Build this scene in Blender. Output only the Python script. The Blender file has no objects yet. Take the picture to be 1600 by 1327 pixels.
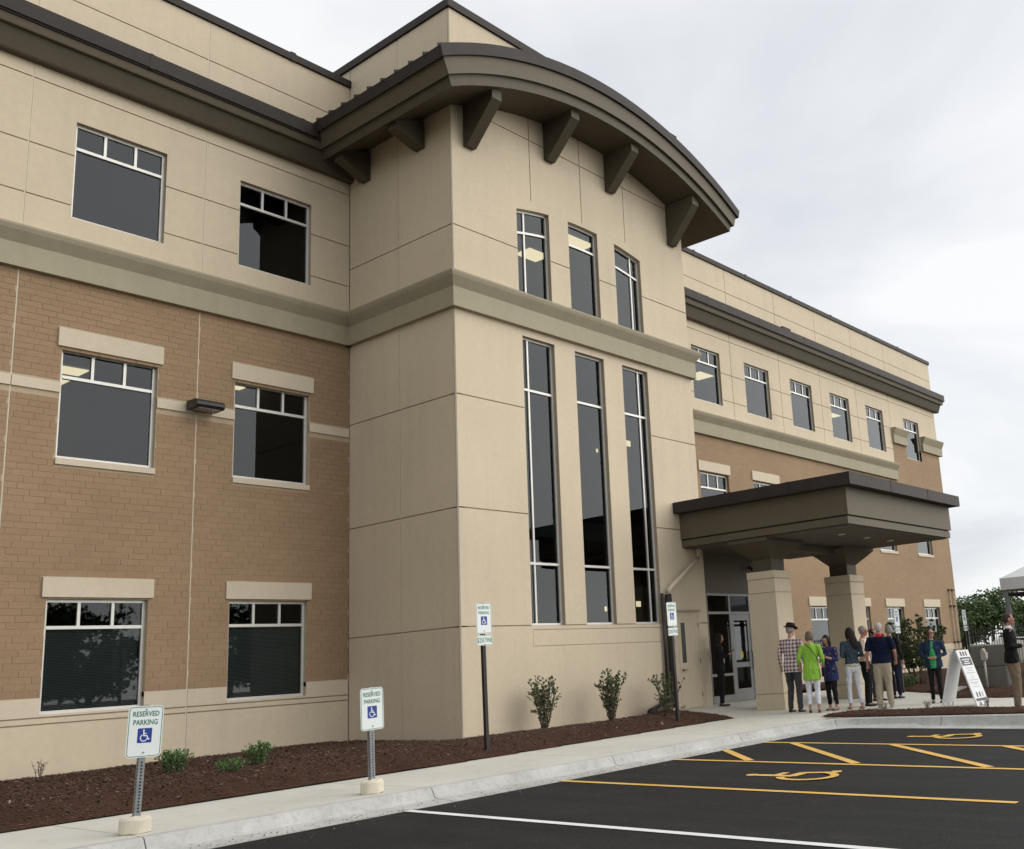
import bpy, bmesh, math, random
from mathutils import Vector, Matrix, noise as mnoise
random.seed(7)
S = bpy.context.scene
COL = S.collection
# ------------------------------------------------------------ camera
cam = bpy.data.cameras.new('camera'); cam_o = bpy.data.objects.new('camera', cam); COL.objects.link(cam_o)
right = Vector((0.60764, -0.79170, -0.06316)); down = Vector((0.12748, 0.17572, -0.97615)); fwd = Vector((0.78391, 0.58510, 0.20770))
M = Matrix((right, -down, -fwd)).transposed().to_4x4(); M.translation = Vector((0, 0, 1.2))
cam_o.matrix_world = M
cam.sensor_fit = 'HORIZONTAL'; cam.sensor_width = 36.0; cam.lens = 1583.8/1600*36
cam.shift_x = -(1047.2-800)/1600; cam.shift_y = (698.7-663.5)/1600
cam.clip_start = 0.05; cam.clip_end = 2000
S.camera = cam_o
S.render.resolution_x = 1024; S.render.resolution_y = 849
# ------------------------------------------------------------ sky, sun, exposure
SUN_DIR = Vector((0.60, -0.62, 0.50)).normalized()          # towards the sun behind the cloud
world = bpy.data.worlds.new('World'); S.world = world; world.use_nodes = True
nt = world.node_tree; N = nt.nodes; L = nt.links; N.clear()
out = N.new('ShaderNodeOutputWorld'); bg = N.new('ShaderNodeBackground'); bg.inputs['Strength'].default_value = 0.1
sky = N.new('ShaderNodeTexSky'); sky.sky_type = 'NISHITA'; sky.sun_disc = False
sky.sun_elevation = math.asin(SUN_DIR.z); sky.sun_rotation = math.atan2(SUN_DIR.x, SUN_DIR.y)
sky.air_density = 1.0; sky.dust_density = 1.0
tc = N.new('ShaderNodeTexCoord'); sep = N.new('ShaderNodeSeparateXYZ'); L.new(tc.outputs['Generated'], sep.inputs[0])
mz = N.new('ShaderNodeMath'); mz.operation = 'ADD'; mz.inputs[1].default_value = 0.28; L.new(sep.outputs['Z'], mz.inputs[0])
mzc = N.new('ShaderNodeMath'); mzc.operation = 'MAXIMUM'; mzc.inputs[1].default_value = 0.12; L.new(mz.outputs[0], mzc.inputs[0])
dv = N.new('ShaderNodeVectorMath'); dv.operation = 'DIVIDE'
cb = N.new('ShaderNodeCombineXYZ'); [L.new(mzc.outputs[0], cb.inputs[i]) for i in range(3)]
L.new(tc.outputs['Generated'], dv.inputs[0]); L.new(cb.outputs[0], dv.inputs[1])
n1 = N.new('ShaderNodeTexNoise'); n1.inputs['Scale'].default_value = 1.15; n1.inputs['Detail'].default_value = 7; n1.inputs['Roughness'].default_value = 0.52; n1.inputs['Distortion'].default_value = 0.5
L.new(dv.outputs[0], n1.inputs['Vector'])
cr = N.new('ShaderNodeValToRGB'); e = cr.color_ramp.elements
e[0].position = 0.38; e[0].color = (4.05, 4.18, 4.40, 1); e[1].position = 0.60; e[1].color = (5.35, 5.36, 5.40, 1)
L.new(n1.outputs['Fac'], cr.inputs['Fac'])
mx = N.new('ShaderNodeMixRGB'); mx.inputs['Fac'].default_value = 0.94
L.new(sky.outputs[0], mx.inputs['Color1']); L.new(cr.outputs['Color'], mx.inputs['Color2'])
L.new(mx.outputs[0], bg.inputs['Color']); L.new(bg.outputs[0], out.inputs['Surface'])
sl = bpy.data.lights.new('sun', 'SUN'); sl.energy = 1.5; sl.angle = math.radians(80); sl.color = (1.0, 0.965, 0.91)
so = bpy.data.objects.new('sun', sl); COL.objects.link(so); so.rotation_euler = SUN_DIR.to_track_quat('Z', 'Y').to_euler(); so.location = (0, -20, 30)
vs = S.view_settings; S.display_settings.display_device = 'sRGB'
vs.view_transform = 'Standard'; vs.look = 'None'; vs.exposure = 0.9; vs.gamma = 1.0; vs.use_curve_mapping = False

# ------------------------------------------------------------ helpers
class MB:
    def __init__(s): s.v = []; s.f = []; s.t = []
    def quad(s, *p):
        b = len(s.v); s.v += [tuple(q) for q in p]; s.f.append(tuple(range(b, b+len(p)))); return s
    def box(s, x0, x1, y0, y1, z0, z1):
        b = len(s.v)
        s.v += [(x0,y0,z0),(x1,y0,z0),(x1,y1,z0),(x0,y1,z0),(x0,y0,z1),(x1,y0,z1),(x1,y1,z1),(x0,y1,z1)]
        s.f += [(b,b+3,b+2,b+1),(b+4,b+5,b+6,b+7),(b,b+1,b+5,b+4),(b+1,b+2,b+6,b+5),(b+2,b+3,b+7,b+6),(b+3,b,b+4,b+7)]
        return s
    def prism(s, prof, a, b2, axis):                 # closed profile (u,v) extruded from a to b2 along axis
        n = len(prof); b = len(s.v)
        def pt(u, v, w): return {'x': (w,u,v), 'y': (u,w,v), 'z': (u,v,w)}[axis]
        for w in (a, b2): s.v += [pt(u, v, w) for u, v in prof]
        for i in range(n):
            j = (i+1) % n; s.f.append((b+i, b+j, b+n+j, b+n+i))
        s.f.append(tuple(b+n-1-i for i in range(n))); s.f.append(tuple(b+n+i for i in range(n)))
        return s
    def tube(s, pts, r, n=8, cap=True):              # round tube along points; r number or list
        pts = [Vector(p) for p in pts]; b = len(s.v)
        for i, p in enumerate(pts):
            t = (pts[min(i+1, len(pts)-1)] - pts[max(i-1, 0)])
            if t.length < 1e-9: t = Vector((0,0,1))
            t.normalize(); ref = Vector((0,0,1)) if abs(t.z) < 0.9 else Vector((1,0,0))
            u = t.cross(ref).normalized(); w = t.cross(u); rr = r[i] if isinstance(r, (list, tuple)) else r
            for k in range(n):
                a = 2*math.pi*k/n; s.v.append(tuple(p + u*(rr*math.cos(a)) + w*(rr*math.sin(a))))
        for i in range(len(pts)-1):
            for k in range(n):
                k2 = (k+1) % n; s.f.append((b+i*n+k, b+i*n+k2, b+(i+1)*n+k2, b+(i+1)*n+k))
        if cap:
            s.f.append(tuple(b+n-1-k for k in range(n))); e0 = b+(len(pts)-1)*n; s.f.append(tuple(e0+k for k in range(n)))
        return s
    def ellipsoid(s, c, r, rot=None, nu=12, nv=8):
        b = len(s.v); c = Vector(c)
        for j in range(nv+1):
            th = math.pi*j/nv
            for k in range(nu):
                ph = 2*math.pi*k/nu
                p = Vector((r[0]*math.sin(th)*math.cos(ph), r[1]*math.sin(th)*math.sin(ph), r[2]*math.cos(th)))
                if rot: p = rot @ p
                s.v.append(tuple(c+p))
        for j in range(nv):
            for k in range(nu):
                k2 = (k+1) % nu; s.f.append((b+j*nu+k, b+(j+1)*nu+k, b+(j+1)*nu+k2, b+j*nu+k2))
        return s
    def mesh(s, name):
        me = bpy.data.meshes.new(name); me.from_pydata(s.v, [], s.f); me.update(); return me
    def build(s, name, mat, parent=None, smooth=False, fix=False):
        me = s.mesh(name)
        if fix:
            bm = bmesh.new(); bm.from_mesh(me); bmesh.ops.remove_doubles(bm, verts=bm.verts, dist=1e-5)
            bmesh.ops.recalc_face_normals(bm, faces=bm.faces); bm.to_mesh(me); bm.free()
        if smooth:
            for p in me.polygons: p.use_smooth = True
        return obj(name, me, mat, parent)
def obj(name, me, mat=None, parent=None, loc=None):
    o = bpy.data.objects.new(name, me); COL.objects.link(o)
    if mat is not None and me is not None and len(me.materials) == 0: me.materials.append(mat)
    if parent is not None: o.parent = parent
    if loc is not None: o.location = loc
    return o
def empty(name, loc=(0,0,0), rz=0.0):
    o = bpy.data.objects.new(name, None); COL.objects.link(o); o.location = loc; o.rotation_euler = (0,0,rz); o.empty_display_size = 0.2
    return o
def tag(o, label, cat, group=None):
    o['label'] = label; o['category'] = cat
    if group: o['group'] = group
    return o
def struct(o): o['kind'] = 'structure'; return o
def stuff(o, label=None, cat=None):
    o['kind'] = 'stuff'
    if label: o['label'] = label; o['category'] = cat
    return o
def smst(t): t = max(0.0, min(1.0, t)); return t*t*(3-2*t)
def clip(v, a, b): return max(a, min(b, v))
# site levels: walks fall gently away from the building, the lot drains towards the camera
def G(x, y): return .0015*clip(x-5, -15, 20) + .010*clip(y-9.5, 0, 3) + .08*clip(y-12.5, 0, 1.4)*smst((x-16)/3)
def A(x, y): return -.14 + .0015*clip(x-5, -15, 20) + .017*max(y-9.0, -28)
def vnoise(x, y): return clip(.5+.62*mnoise.noise((x, y, 3.7)), 0, 1)

# ------------------------------------------------------------ materials
def newmat(name):
    m = bpy.data.materials.new(name); m.use_nodes = True; nt = m.node_tree; b = nt.nodes['Principled BSDF']; return m, nt, b
def nnoise(nt, scale, detail=4, rough=0.55, vec=None, dist=0.0):
    n = nt.nodes.new('ShaderNodeTexNoise'); n.inputs['Scale'].default_value = scale; n.inputs['Detail'].default_value = detail
    n.inputs['Roughness'].default_value = rough; n.inputs['Distortion'].default_value = dist
    if vec is not None: nt.links.new(vec, n.inputs['Vector'])
    return n
def ramp(nt, fac, stops):
    r = nt.nodes.new('ShaderNodeValToRGB'); el = r.color_ramp.elements
    while len(el) < len(stops): el.new(0.5)
    for q, (p, c) in zip(el, stops): q.position = p; q.color = (c[0], c[1], c[2], 1)
    nt.links.new(fac, r.inputs['Fac']); return r
def mixc(nt, fac, a, b, mode='MIX'):
    m = nt.nodes.new('ShaderNodeMixRGB'); m.blend_type = mode
    for k, v in ((0, fac), (1, a), (2, b)):
        if hasattr(v, 'links') or hasattr(v, 'is_linked'): nt.links.new(v, m.inputs[k])
        else: m.inputs[k].default_value = v if k == 0 else (v[0], v[1], v[2], 1)
    return m.outputs[0]
def bump(nt, b, h, strength=0.3, dist=0.01):
    n = nt.nodes.new('ShaderNodeBump'); n.inputs['Strength'].default_value = strength; n.inputs['Distance'].default_value = dist
    nt.links.new(h, n.inputs['Height']); nt.links.new(n.outputs[0], b.inputs['Normal'])
def wpos(nt, scl=(1,1,1)):
    g = nt.nodes.new('ShaderNodeNewGeometry'); mp = nt.nodes.new('ShaderNodeMapping'); mp.inputs['Scale'].default_value = scl
    nt.links.new(g.outputs['Position'], mp.inputs['Vector']); return mp.outputs[0]
def plain(name, c, rough=0.6, var=0.12, scale=6.0, metal=0.0, bs=0.0, bscale=60, spec=None):
    m, nt, b = newmat(name); p = wpos(nt)
    n = nnoise(nt, scale, 5, 0.6, p)
    lo = [max(0, q*(1-var)) for q in c]; hi = [q*(1+var) for q in c]
    nt.links.new(ramp(nt, n.outputs['Fac'], [(0.3, lo), (0.7, hi)]).outputs[0], b.inputs['Base Color'])
    b.inputs['Roughness'].default_value = rough; b.inputs['Metallic'].default_value = metal
    if spec is not None: b.inputs['Specular IOR Level'].default_value = spec
    if bs: bump(nt, b, nnoise(nt, bscale, 3, 0.6, p).outputs['Fac'], bs, 0.004)
    return m
def weathered(name, c, rough=0.75, streak=0.04, var=0.045, bs=0.12):
    # painted precast: soft large mottling, faint vertical rain streaks, sandy relief
    m, nt, b = newmat(name); p = wpos(nt); ps = wpos(nt, (1.6, 1.6, 0.12))
    big = nnoise(nt, 0.55, 4, 0.55, p); fine = nnoise(nt, 9, 5, 0.65, p); st = nnoise(nt, 2.3, 5, 0.6, ps)
    c1 = ramp(nt, big.outputs['Fac'], [(0.3, [q*(1-var) for q in c]), (0.7, [q*(1+var) for q in c])]).outputs[0]
    c2 = mixc(nt, 1.0, c1, ramp(nt, fine.outputs['Fac'], [(0.3, (0.955,)*3), (0.7, (1.03,)*3)]).outputs[0], 'MULTIPLY')
    c3 = mixc(nt, 1.0, c2, ramp(nt, st.outputs['Fac'], [(0.30, (1-streak, 1-streak, 1-streak*0.9)), (0.52, (1, 1, 1))]).outputs[0], 'MULTIPLY')
    nt.links.new(c3, b.inputs['Base Color']); b.inputs['Roughness'].default_value = rough
    b.inputs['Specular IOR Level'].default_value = 0.25
    bump(nt, b, nnoise(nt, 140, 3, 0.7, p).outputs['Fac'], bs, 0.003)
    return m
PRE = weathered('precast_tan', (0.605, 0.512, 0.376))
BACK = weathered('precast_joint', (0.40, 0.33, 0.24))
SEAL_EDGE = plain('sealant_and_edge_cream', (0.60, 0.53, 0.41), 0.6, 0.05)
BAND = weathered('band_olive', (0.360, 0.320, 0.224), streak=0.07)
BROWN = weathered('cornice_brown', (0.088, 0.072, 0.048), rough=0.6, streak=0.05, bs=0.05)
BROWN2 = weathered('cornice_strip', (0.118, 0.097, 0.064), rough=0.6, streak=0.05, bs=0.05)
METAL = plain('dark_bronze_metal', (0.038, 0.030, 0.026), 0.6, 0.15, 3.0, spec=0.2)
LIME = weathered('lintel_cream', (0.61, 0.525, 0.400), streak=0.03)
ALU = plain('aluminium_frame', (0.62, 0.61, 0.57), 0.38, 0.05, 4.0, 0.25)
ALU2 = plain('storefront_aluminium', (0.21, 0.215, 0.215), 0.42, 0.06, 4.0, 0.3)
BLACK = plain('black_paint', (0.014, 0.014, 0.015), 0.45, 0.15, 8)
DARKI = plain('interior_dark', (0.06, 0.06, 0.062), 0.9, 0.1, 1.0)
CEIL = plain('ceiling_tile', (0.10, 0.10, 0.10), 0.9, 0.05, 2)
# brick with a tint attribute for each brick
BRICK, nt, b = newmat('brick_tan'); p = wpos(nt)
at = nt.nodes.new('ShaderNodeAttribute'); at.attribute_name = 'tint'
c1 = ramp(nt, at.outputs['Fac'], [(0.0, (0.312, 0.210, 0.126)), (0.5, (0.332, 0.225, 0.136)), (1.0, (0.354, 0.243, 0.149))]).outputs[0]
c2 = mixc(nt, 1.0, c1, ramp(nt, nnoise(nt, 30, 5, 0.7, p).outputs['Fac'], [(0.3, (0.86,)*3), (0.7, (1.10,)*3)]).outputs[0], 'MULTIPLY')
c3 = mixc(nt, 1.0, c2, ramp(nt, nnoise(nt, 0.5, 4, 0.6, p).outputs['Fac'], [(0.3, (0.93,)*3), (0.7, (1.06,)*3)]).outputs[0], 'MULTIPLY')
nt.links.new(c3, b.inputs['Base Color']); b.inputs['Roughness'].default_value = 0.85; b.inputs['Specular IOR Level'].default_value = 0.2
bump(nt, b, nnoise(nt, 110, 3, 0.7, p).outputs['Fac'], 0.25, 0.003)
MORTAR = plain('mortar', (0.44, 0.35, 0.24), 0.95, 0.1, 20)
# far brick: relief too small to pick apart
FBRICK, nt, b = newmat('brick_tan_far'); g = nt.nodes.new('ShaderNodeNewGeometry'); sp = nt.nodes.new('ShaderNodeSeparateXYZ'); cbn = nt.nodes.new('ShaderNodeCombineXYZ')
nt.links.new(g.outputs['Position'], sp.inputs[0]); ad = nt.nodes.new('ShaderNodeMath'); nt.links.new(sp.outputs['X'], ad.inputs[0]); nt.links.new(sp.outputs['Y'], ad.inputs[1])
nt.links.new(ad.outputs[0], cbn.inputs[0]); nt.links.new(sp.outputs['Z'], cbn.inputs[1])
bt = nt.nodes.new('ShaderNodeTexBrick'); nt.links.new(cbn.outputs[0], bt.inputs['Vector'])
for k, v in (('Scale', 1.0), ('Mortar Size', 0.005), ('Brick Width', 0.305), ('Row Height', 0.1024), ('Bias', 0.0), ('Mortar Smooth', 0.1)): bt.inputs[k].default_value = v
bt.offset = 0.333; bt.inputs['Color1'].default_value = (0.305, 0.210, 0.128, 1); bt.inputs['Color2'].default_value = (0.330, 0.230, 0.142, 1); bt.inputs['Mortar'].default_value = (0.29, 0.205, 0.13, 1)
nt.links.new(mixc(nt, 1.0, bt.outputs['Color'], ramp(nt, nnoise(nt, 0.6, 4, 0.6, g.outputs['Position']).outputs['Fac'], [(0.3, (0.93,)*3), (0.7, (1.06,)*3)]).outputs[0], 'MULTIPLY'), b.inputs['Base Color'])
b.inputs['Roughness'].default_value = 0.85; b.inputs['Specular IOR Level'].default_value = 0.2
bump(nt, b, bt.outputs['Fac'], -0.4, 0.004)
# tinted glazing: mirror by fresnel over a dark tinted transparency
def glassmat(name, tint, boost):
    m = bpy.data.materials.new(name); m.use_nodes = True; nt = m.node_tree; nt.nodes.clear()
    o = nt.nodes.new('ShaderNodeOutputMaterial'); tr = nt.nodes.new('ShaderNodeBsdfTransparent'); tr.inputs[0].default_value = (*tint, 1)
    gl = nt.nodes.new('ShaderNodeBsdfGlossy'); gl.inputs['Roughness'].default_value = 0.015; gl.inputs['Color'].default_value = (0.72, 0.76, 0.80, 1)
    fr = nt.nodes.new('ShaderNodeFresnel'); fr.inputs['IOR'].default_value = boost
    mxs = nt.nodes.new('ShaderNodeMixShader'); nt.links.new(fr.outputs[0], mxs.inputs[0]); nt.links.new(tr.outputs[0], mxs.inputs[1]); nt.links.new(gl.outputs[0], mxs.inputs[2])
    nt.links.new(mxs.outputs[0], o.inputs['Surface']); return m
GLASS = glassmat('tinted_glass', (0.34, 0.38, 0.38), 1.47)
def emis(name, c, s):
    m = bpy.data.materials.new(name); m.use_nodes = True; nt = m.node_tree; nt.nodes.clear()
    o = nt.nodes.new('ShaderNodeOutputMaterial'); em = nt.nodes.new('ShaderNodeEmission'); em.inputs[0].default_value = (*c, 1); em.inputs[1].default_value = s
    nt.links.new(em.outputs[0], o.inputs[0]); return m
LAMP = emis('lit_ceiling_panel', (1.0, 0.78, 0.48), 1.15)
# ground materials
CONC, nt, b = newmat('walk_concrete'); p = wpos(nt)
c1 = ramp(nt, nnoise(nt, 0.7, 6, 0.6, p).outputs['Fac'], [(0.3, (0.475, 0.460, 0.405)), (0.7, (0.55, 0.535, 0.475))]).outputs[0]
c2 = mixc(nt, 1.0, c1, ramp(nt, nnoise(nt, 55, 5, 0.75, p).outputs['Fac'], [(0.3, (0.90,)*3), (0.7, (1.06,)*3)]).outputs[0], 'MULTIPLY')
c2 = mixc(nt, 1.0, c2, ramp(nt, nnoise(nt, 2.6, 6, 0.7, p, 0.8).outputs['Fac'], [(0.30, (0.86, 0.85, 0.83)), (0.46, (1, 1, 1))]).outputs[0], 'MULTIPLY')
nt.links.new(c2, b.inputs['Base Color']); b.inputs['Roughness'].default_value = 0.9
bump(nt, b, nnoise(nt, 90, 4, 0.7, wpos(nt, (1, 0.12, 1))).outputs['Fac'], 0.25, 0.004)
KERB, nt, b = newmat('kerb_concrete'); p = wpos(nt)
c1 = ramp(nt, nnoise(nt, 1.6, 6, 0.65, p).outputs['Fac'], [(0.28, (0.33, 0.33, 0.31)), (0.55, (0.43, 0.43, 0.405)), (0.75, (0.51, 0.51, 0.485))]).outputs[0]
c2 = mixc(nt, 1.0, c1, ramp(nt, nnoise(nt, 14, 6, 0.75, p).outputs['Fac'], [(0.33, (0.80, 0.79, 0.76)), (0.5, (1, 1, 1)), (0.75, (1.06,)*3)]).outputs[0], 'MULTIPLY')
vo = nt.nodes.new('ShaderNodeTexVoronoi'); vo.inputs['Scale'].default_value = 9; nt.links.new(p, vo.inputs['Vector'])
c3 = mixc(nt, ramp(nt, vo.outputs['Distance'], [(0.03, (0.7,)*3), (0.06, (0,)*3)]).outputs[0], c2, (0.16, 0.15, 0.14))
nt.links.new(c3, b.inputs['Base Color']); b.inputs['Roughness'].default_value = 0.9
bump(nt, b, nnoise(nt, 70, 4, 0.7, p).outputs['Fac'], 0.3, 0.005)
ASPH, nt, b = newmat('asphalt'); p = wpos(nt)
c1 = ramp(nt, nnoise(nt, 0.45, 6, 0.6, p, 0.6).outputs['Fac'], [(0.3, (0.0095, 0.0093, 0.0092)), (0.7, (0.0155, 0.0152, 0.015))]).outputs[0]
vo = nt.nodes.new('ShaderNodeTexVoronoi'); vo.inputs['Scale'].default_value = 95; nt.links.new(p, vo.inputs['Vector'])
c2 = mixc(nt, 1.0, c1, ramp(nt, vo.outputs['Color'], [(0.1, (0.55,)*3), (0.8, (1.4,)*3), (0.97, (2.3,)*3)]).outputs[0], 'MULTIPLY')
vo2 = nt.nodes.new('ShaderNodeTexVoronoi'); vo2.inputs['Scale'].default_value = 3.1; nt.links.new(p, vo2.inputs['Vector'])
c3 = mixc(nt, ramp(nt, vo2.outputs['Distance'], [(0.018, (0.6,)*3), (0.03, (0,)*3)]).outputs[0], c2, (0.25, 0.24, 0.22))
dust = ramp(nt, nnoise(nt, 1.3, 7, 0.7, p, 1.0).outputs['Fac'], [(0.54, (0,)*3), (0.80, (0.07,)*3)]).outputs[0]
track = ramp(nt, nnoise(nt, 1.0, 5, 0.65, wpos(nt, (2.2, 0.22, 1)), 0.4).outputs['Fac'], [(0.35, (0.72,)*3), (0.5, (1, 1, 1)), (0.68, (1.25,)*3)]).outputs[0]
oil = ramp(nt, nnoise(nt, 0.9, 3, 0.5, wpos(nt, (1, 1, 1))).outputs['Fac'], [(0.24, (0.55,)*3), (0.31, (1, 1, 1))]).outputs[0]
c4 = mixc(nt, 1.0, mixc(nt, 1.0, mixc(nt, dust, c3, (0.20, 0.19, 0.17)), track, 'MULTIPLY'), oil, 'MULTIPLY')
nt.links.new(c4, b.inputs['Base Color']); b.inputs['Roughness'].default_value = 0.85; b.inputs['Specular IOR Level'].default_value = 0.2
bump(nt, b, vo.outputs['Distance'], 0.5, 0.006)
def paintmat(name, c):
    m, nt, b = newmat(name); p = wpos(nt)
    w = nnoise(nt, 26, 6, 0.8, p).outputs['Fac']; w2 = nnoise(nt, 2.5, 4, 0.6, p).outputs['Fac']
    c1 = ramp(nt, w2, [(0.3, [q*0.86 for q in c]), (0.7, [q*1.05 for q in c])]).outputs[0]
    c2 = mixc(nt, ramp(nt, w, [(0.30, (0.75,)*3), (0.40, (0,)*3)]).outputs[0], c1, (0.07, 0.065, 0.055))
    nt.links.new(c2, b.inputs['Base Color']); b.inputs['Roughness'].default_value = 0.75
    bump(nt, b, nnoise(nt, 110, 3, 0.7, p).outputs['Fac'], 0.4, 0.004); return m
YELLOW = paintmat('yellow_line_paint', (0.66, 0.40, 0.085)); WHITE = paintmat('white_line_paint', (0.70, 0.70, 0.68))
MULCH, nt, b = newmat('bark_mulch'); p = wpos(nt)
vo = nt.nodes.new('ShaderNodeTexVoronoi'); vo.inputs['Scale'].default_value = 60; nt.links.new(wpos(nt, (1, 1.9, 1)), vo.inputs['Vector'])
c1 = ramp(nt, vo.outputs['Color'], [(0.0, (0.040, 0.020, 0.0135)), (0.45, (0.066, 0.034, 0.022)), (0.9, (0.094, 0.050, 0.032)), (1.0, (0.15, 0.095, 0.065))]).outputs[0]
c2 = mixc(nt, 1.0, c1, ramp(nt, nnoise(nt, 1.4, 5, 0.6, p).outputs['Fac'], [(0.3, (0.8,)*3), (0.7, (1.2,)*3)]).outputs[0], 'MULTIPLY')
nt.links.new(c2, b.inputs['Base Color']); b.inputs['Roughness'].default_value = 0.95; b.inputs['Specular IOR Level'].default_value = 0.1
bump(nt, b, vo.outputs['Distance'], 0.9, 0.02)
CHIP, nt, b = newmat('bark_chip'); at = nt.nodes.new('ShaderNodeAttribute'); at.attribute_name = 'tint'
nt.links.new(ramp(nt, at.outputs['Fac'], [(0, (0.040, 0.021, 0.014)), (0.6, (0.074, 0.039, 0.026)), (0.93, (0.12, 0.068, 0.045)), (1, (0.30, 0.25, 0.19))]).outputs[0], b.inputs['Base Color']); b.inputs['Roughness'].default_value = 0.9
EARTH = plain('earth_grass', (0.075, 0.09, 0.035), 0.95, 0.35, 0.8, bs=0.4, bscale=8)
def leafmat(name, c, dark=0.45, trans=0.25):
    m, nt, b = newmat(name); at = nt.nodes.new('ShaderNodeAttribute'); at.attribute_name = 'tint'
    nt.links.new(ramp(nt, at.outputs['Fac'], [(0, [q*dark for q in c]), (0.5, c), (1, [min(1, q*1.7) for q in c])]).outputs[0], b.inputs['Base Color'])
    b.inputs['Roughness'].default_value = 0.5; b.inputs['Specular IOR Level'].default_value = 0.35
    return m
LEAF_A = leafmat('leaf_dull_green', (0.088, 0.115, 0.050)); LEAF_B = leafmat('leaf_fresh_green', (0.078, 0.165, 0.042)); LEAF_T = leafmat('leaf_tree_green', (0.076, 0.122, 0.042)); LEAF_D = leafmat('leaf_dry', (0.16, 0.14, 0.08))
BARK = plain('bark_grey_brown', (0.11, 0.085, 0.06), 0.9, 0.25, 20)
TWIG = plain('twig_brown', (0.13, 0.095, 0.065), 0.85, 0.25, 30)
def tint_attr(me, vals):
    a = me.attributes.new('tint', 'FLOAT', 'FACE'); a.data.foreach_set('value', vals)
# ------------------------------------------------------------ ground, lot, kerb, walks, beds
def gridmesh(xs, ys, fn, keep=None):
    m = MB(); idx = {}
    for j, y in enumerate(ys):
        for i, x in enumerate(xs): m.v.append((x, y, fn(x, y)))
    n = len(xs)
    for j in range(len(ys)-1):
        for i in range(n-1):
            if keep is None or keep((xs[i]+xs[i+1])/2, (ys[j]+ys[j+1])/2): m.f.append((j*n+i, j*n+i+1, (j+1)*n+i+1, (j+1)*n+i))
    return m
def lin(a, b, n): return [a+(b-a)*i/n for i in range(n+1)]
def ground_h(x, y): return A(x, y)-0.15 if (x < 17.0 and y < 9.52) else G(x, y)-0.06
gx = [-700,-200,-80,-40,-12]+lin(-10, 16.7, 9)+[16.98,17.06]+lin(18, 46, 10)+[60,90,150,300,700]
gy = [-700,-200,-80,-40,-19.5]+lin(-15, 9.1, 8)+[9.5,9.555]+lin(10, 18, 8)+[24,40,80,200,700]
struct(gridmesh(gx, gy, ground_h).build('ground', EARTH))
struct(gridmesh([-80,-40]+lin(-10, 16.62, 10), [-80,-50,-19]+lin(-12, 9.07, 8), A).build('asphalt_lot', ASPH))
# kerb: swept profile with a gutter pan, cast in sections
KX, KY, KR = 17.07, 9.56, 0.9
def kpath(s):                                         # distance along the kerb from x=-12 -> back point, normal to the lot
    l1 = KX-KR+12; la = KR*math.pi/2
    if s < l1: return (-12+s, KY), (0, -1)
    if s < l1+la:
        a = (s-l1)/KR; c = (KX-KR, KY-KR); return (c[0]+KR*math.sin(a), c[1]+KR*math.cos(a)), (-math.sin(a), -math.cos(a))
    return (KX, KY-KR-(s-l1-la)), (-1, 0)
def kerb_section(s0, s1, n):
    m = MB(); prof = [(0,.0,0),(.0,-.0,0),(.13,0,0),(.155,-.012,0),(.215,-.10,0),(.25,-.118,0)]
    rings = []
    for i in range(n+1):
        s = s0+(s1-s0)*i/n; (px, py), (nx, ny) = kpath(s); z0 = G(px, py)+.002; row = []
        zf = A(px+nx*.54, py+ny*.54)+.008
        for d, h in ((0,-.25),(0,-.008),(.012,0),(.12,0),(.145,-.010),(.195,-.098),(.235,-.118),(.54,None),(.54,-.35)):
            z = zf if h is None else (z0+h if d < .2 or h < -.2 else min(z0+h, z0+h) if zf > z0+h-.04 else z0+h*(z0-zf)/.135)
            row.append((px+nx*d, py+ny*d, z))
        rings.append(row)
    k = len(rings[0])
    for r in rings: m.v += r
    for i in range(n):
        for j in range(k-1): m.f.append((i*k+j, (i+1)*k+j, (i+1)*k+j+1, i*k+j+1))
    m.f.append(tuple(range(k))); m.f.append(tuple(n*k+k-1-j for j in range(k)))
    return m
kerb = struct(kerb_section(0.0, 4.15+0, 2).build('kerb', KERB, fix=True))
cuts = [4.16, 7.2, 10.3, 13.4, 16.58, 19.75, 22.85, 25.95, 28.9, 31.0, 34.1, 37.2, 40.3, 43.4, 46.5, 49.6]
for a, b2 in zip(cuts[:-1], cuts[1:]):
    kerb_section(a+.006, b2-.006, 14 if 27 < b2 < 32 else 2).build('kerb_section', KERB, kerb, fix=True)
# walks cast in slabs
walk = struct(empty('pavement'))
def slab(x0, x1, y0, y1, nx=3, ny=3, g=.006):
    x0 += g; x1 -= g; y0 += g; y1 -= g
    m = gridmesh(lin(x0, x1, nx), lin(y0, y1, ny), G); n = nx+1
    def skirt(pts):
        for p, q in zip(pts[:-1], pts[1:]):
            a, b2 = m.v[p], m.v[q]; m.quad((a[0],a[1],a[2]-.1), (b2[0],b2[1],b2[2]-.1), b2, a)
    skirt([i for i in range(n)]); skirt([i*n+nx for i in range(ny+1)]); skirt([ny*n+nx-i for i in range(n)]); skirt([(ny-i)*n for i in range(ny+1)])
    return m.build('pavement_slab', CONC, walk)
xs = [-12,-7.8,-4.7,-1.6,1.5,4.6,7.75,10.85,13.95,15.72]
for a, b2 in zip(xs[:-1], xs[1:]): slab(a, b2, KY, 11.85)
for a, b2 in ((15.72,17.4),(17.4,19.9),(19.9,22.4),(22.4,24.9),(24.9,27.4)):
    for c, d in ((KY,11.4),(11.4,12.9),(12.9,14.34)): slab(a, b2, c, d, 4, 4)
for k in range(8): slab(KX, 19.9, KY-2.5*(k+1), KY-2.5*k); slab(19.9, 22.2, KY-2.5*(k+1), KY-2.5*k)
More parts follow.
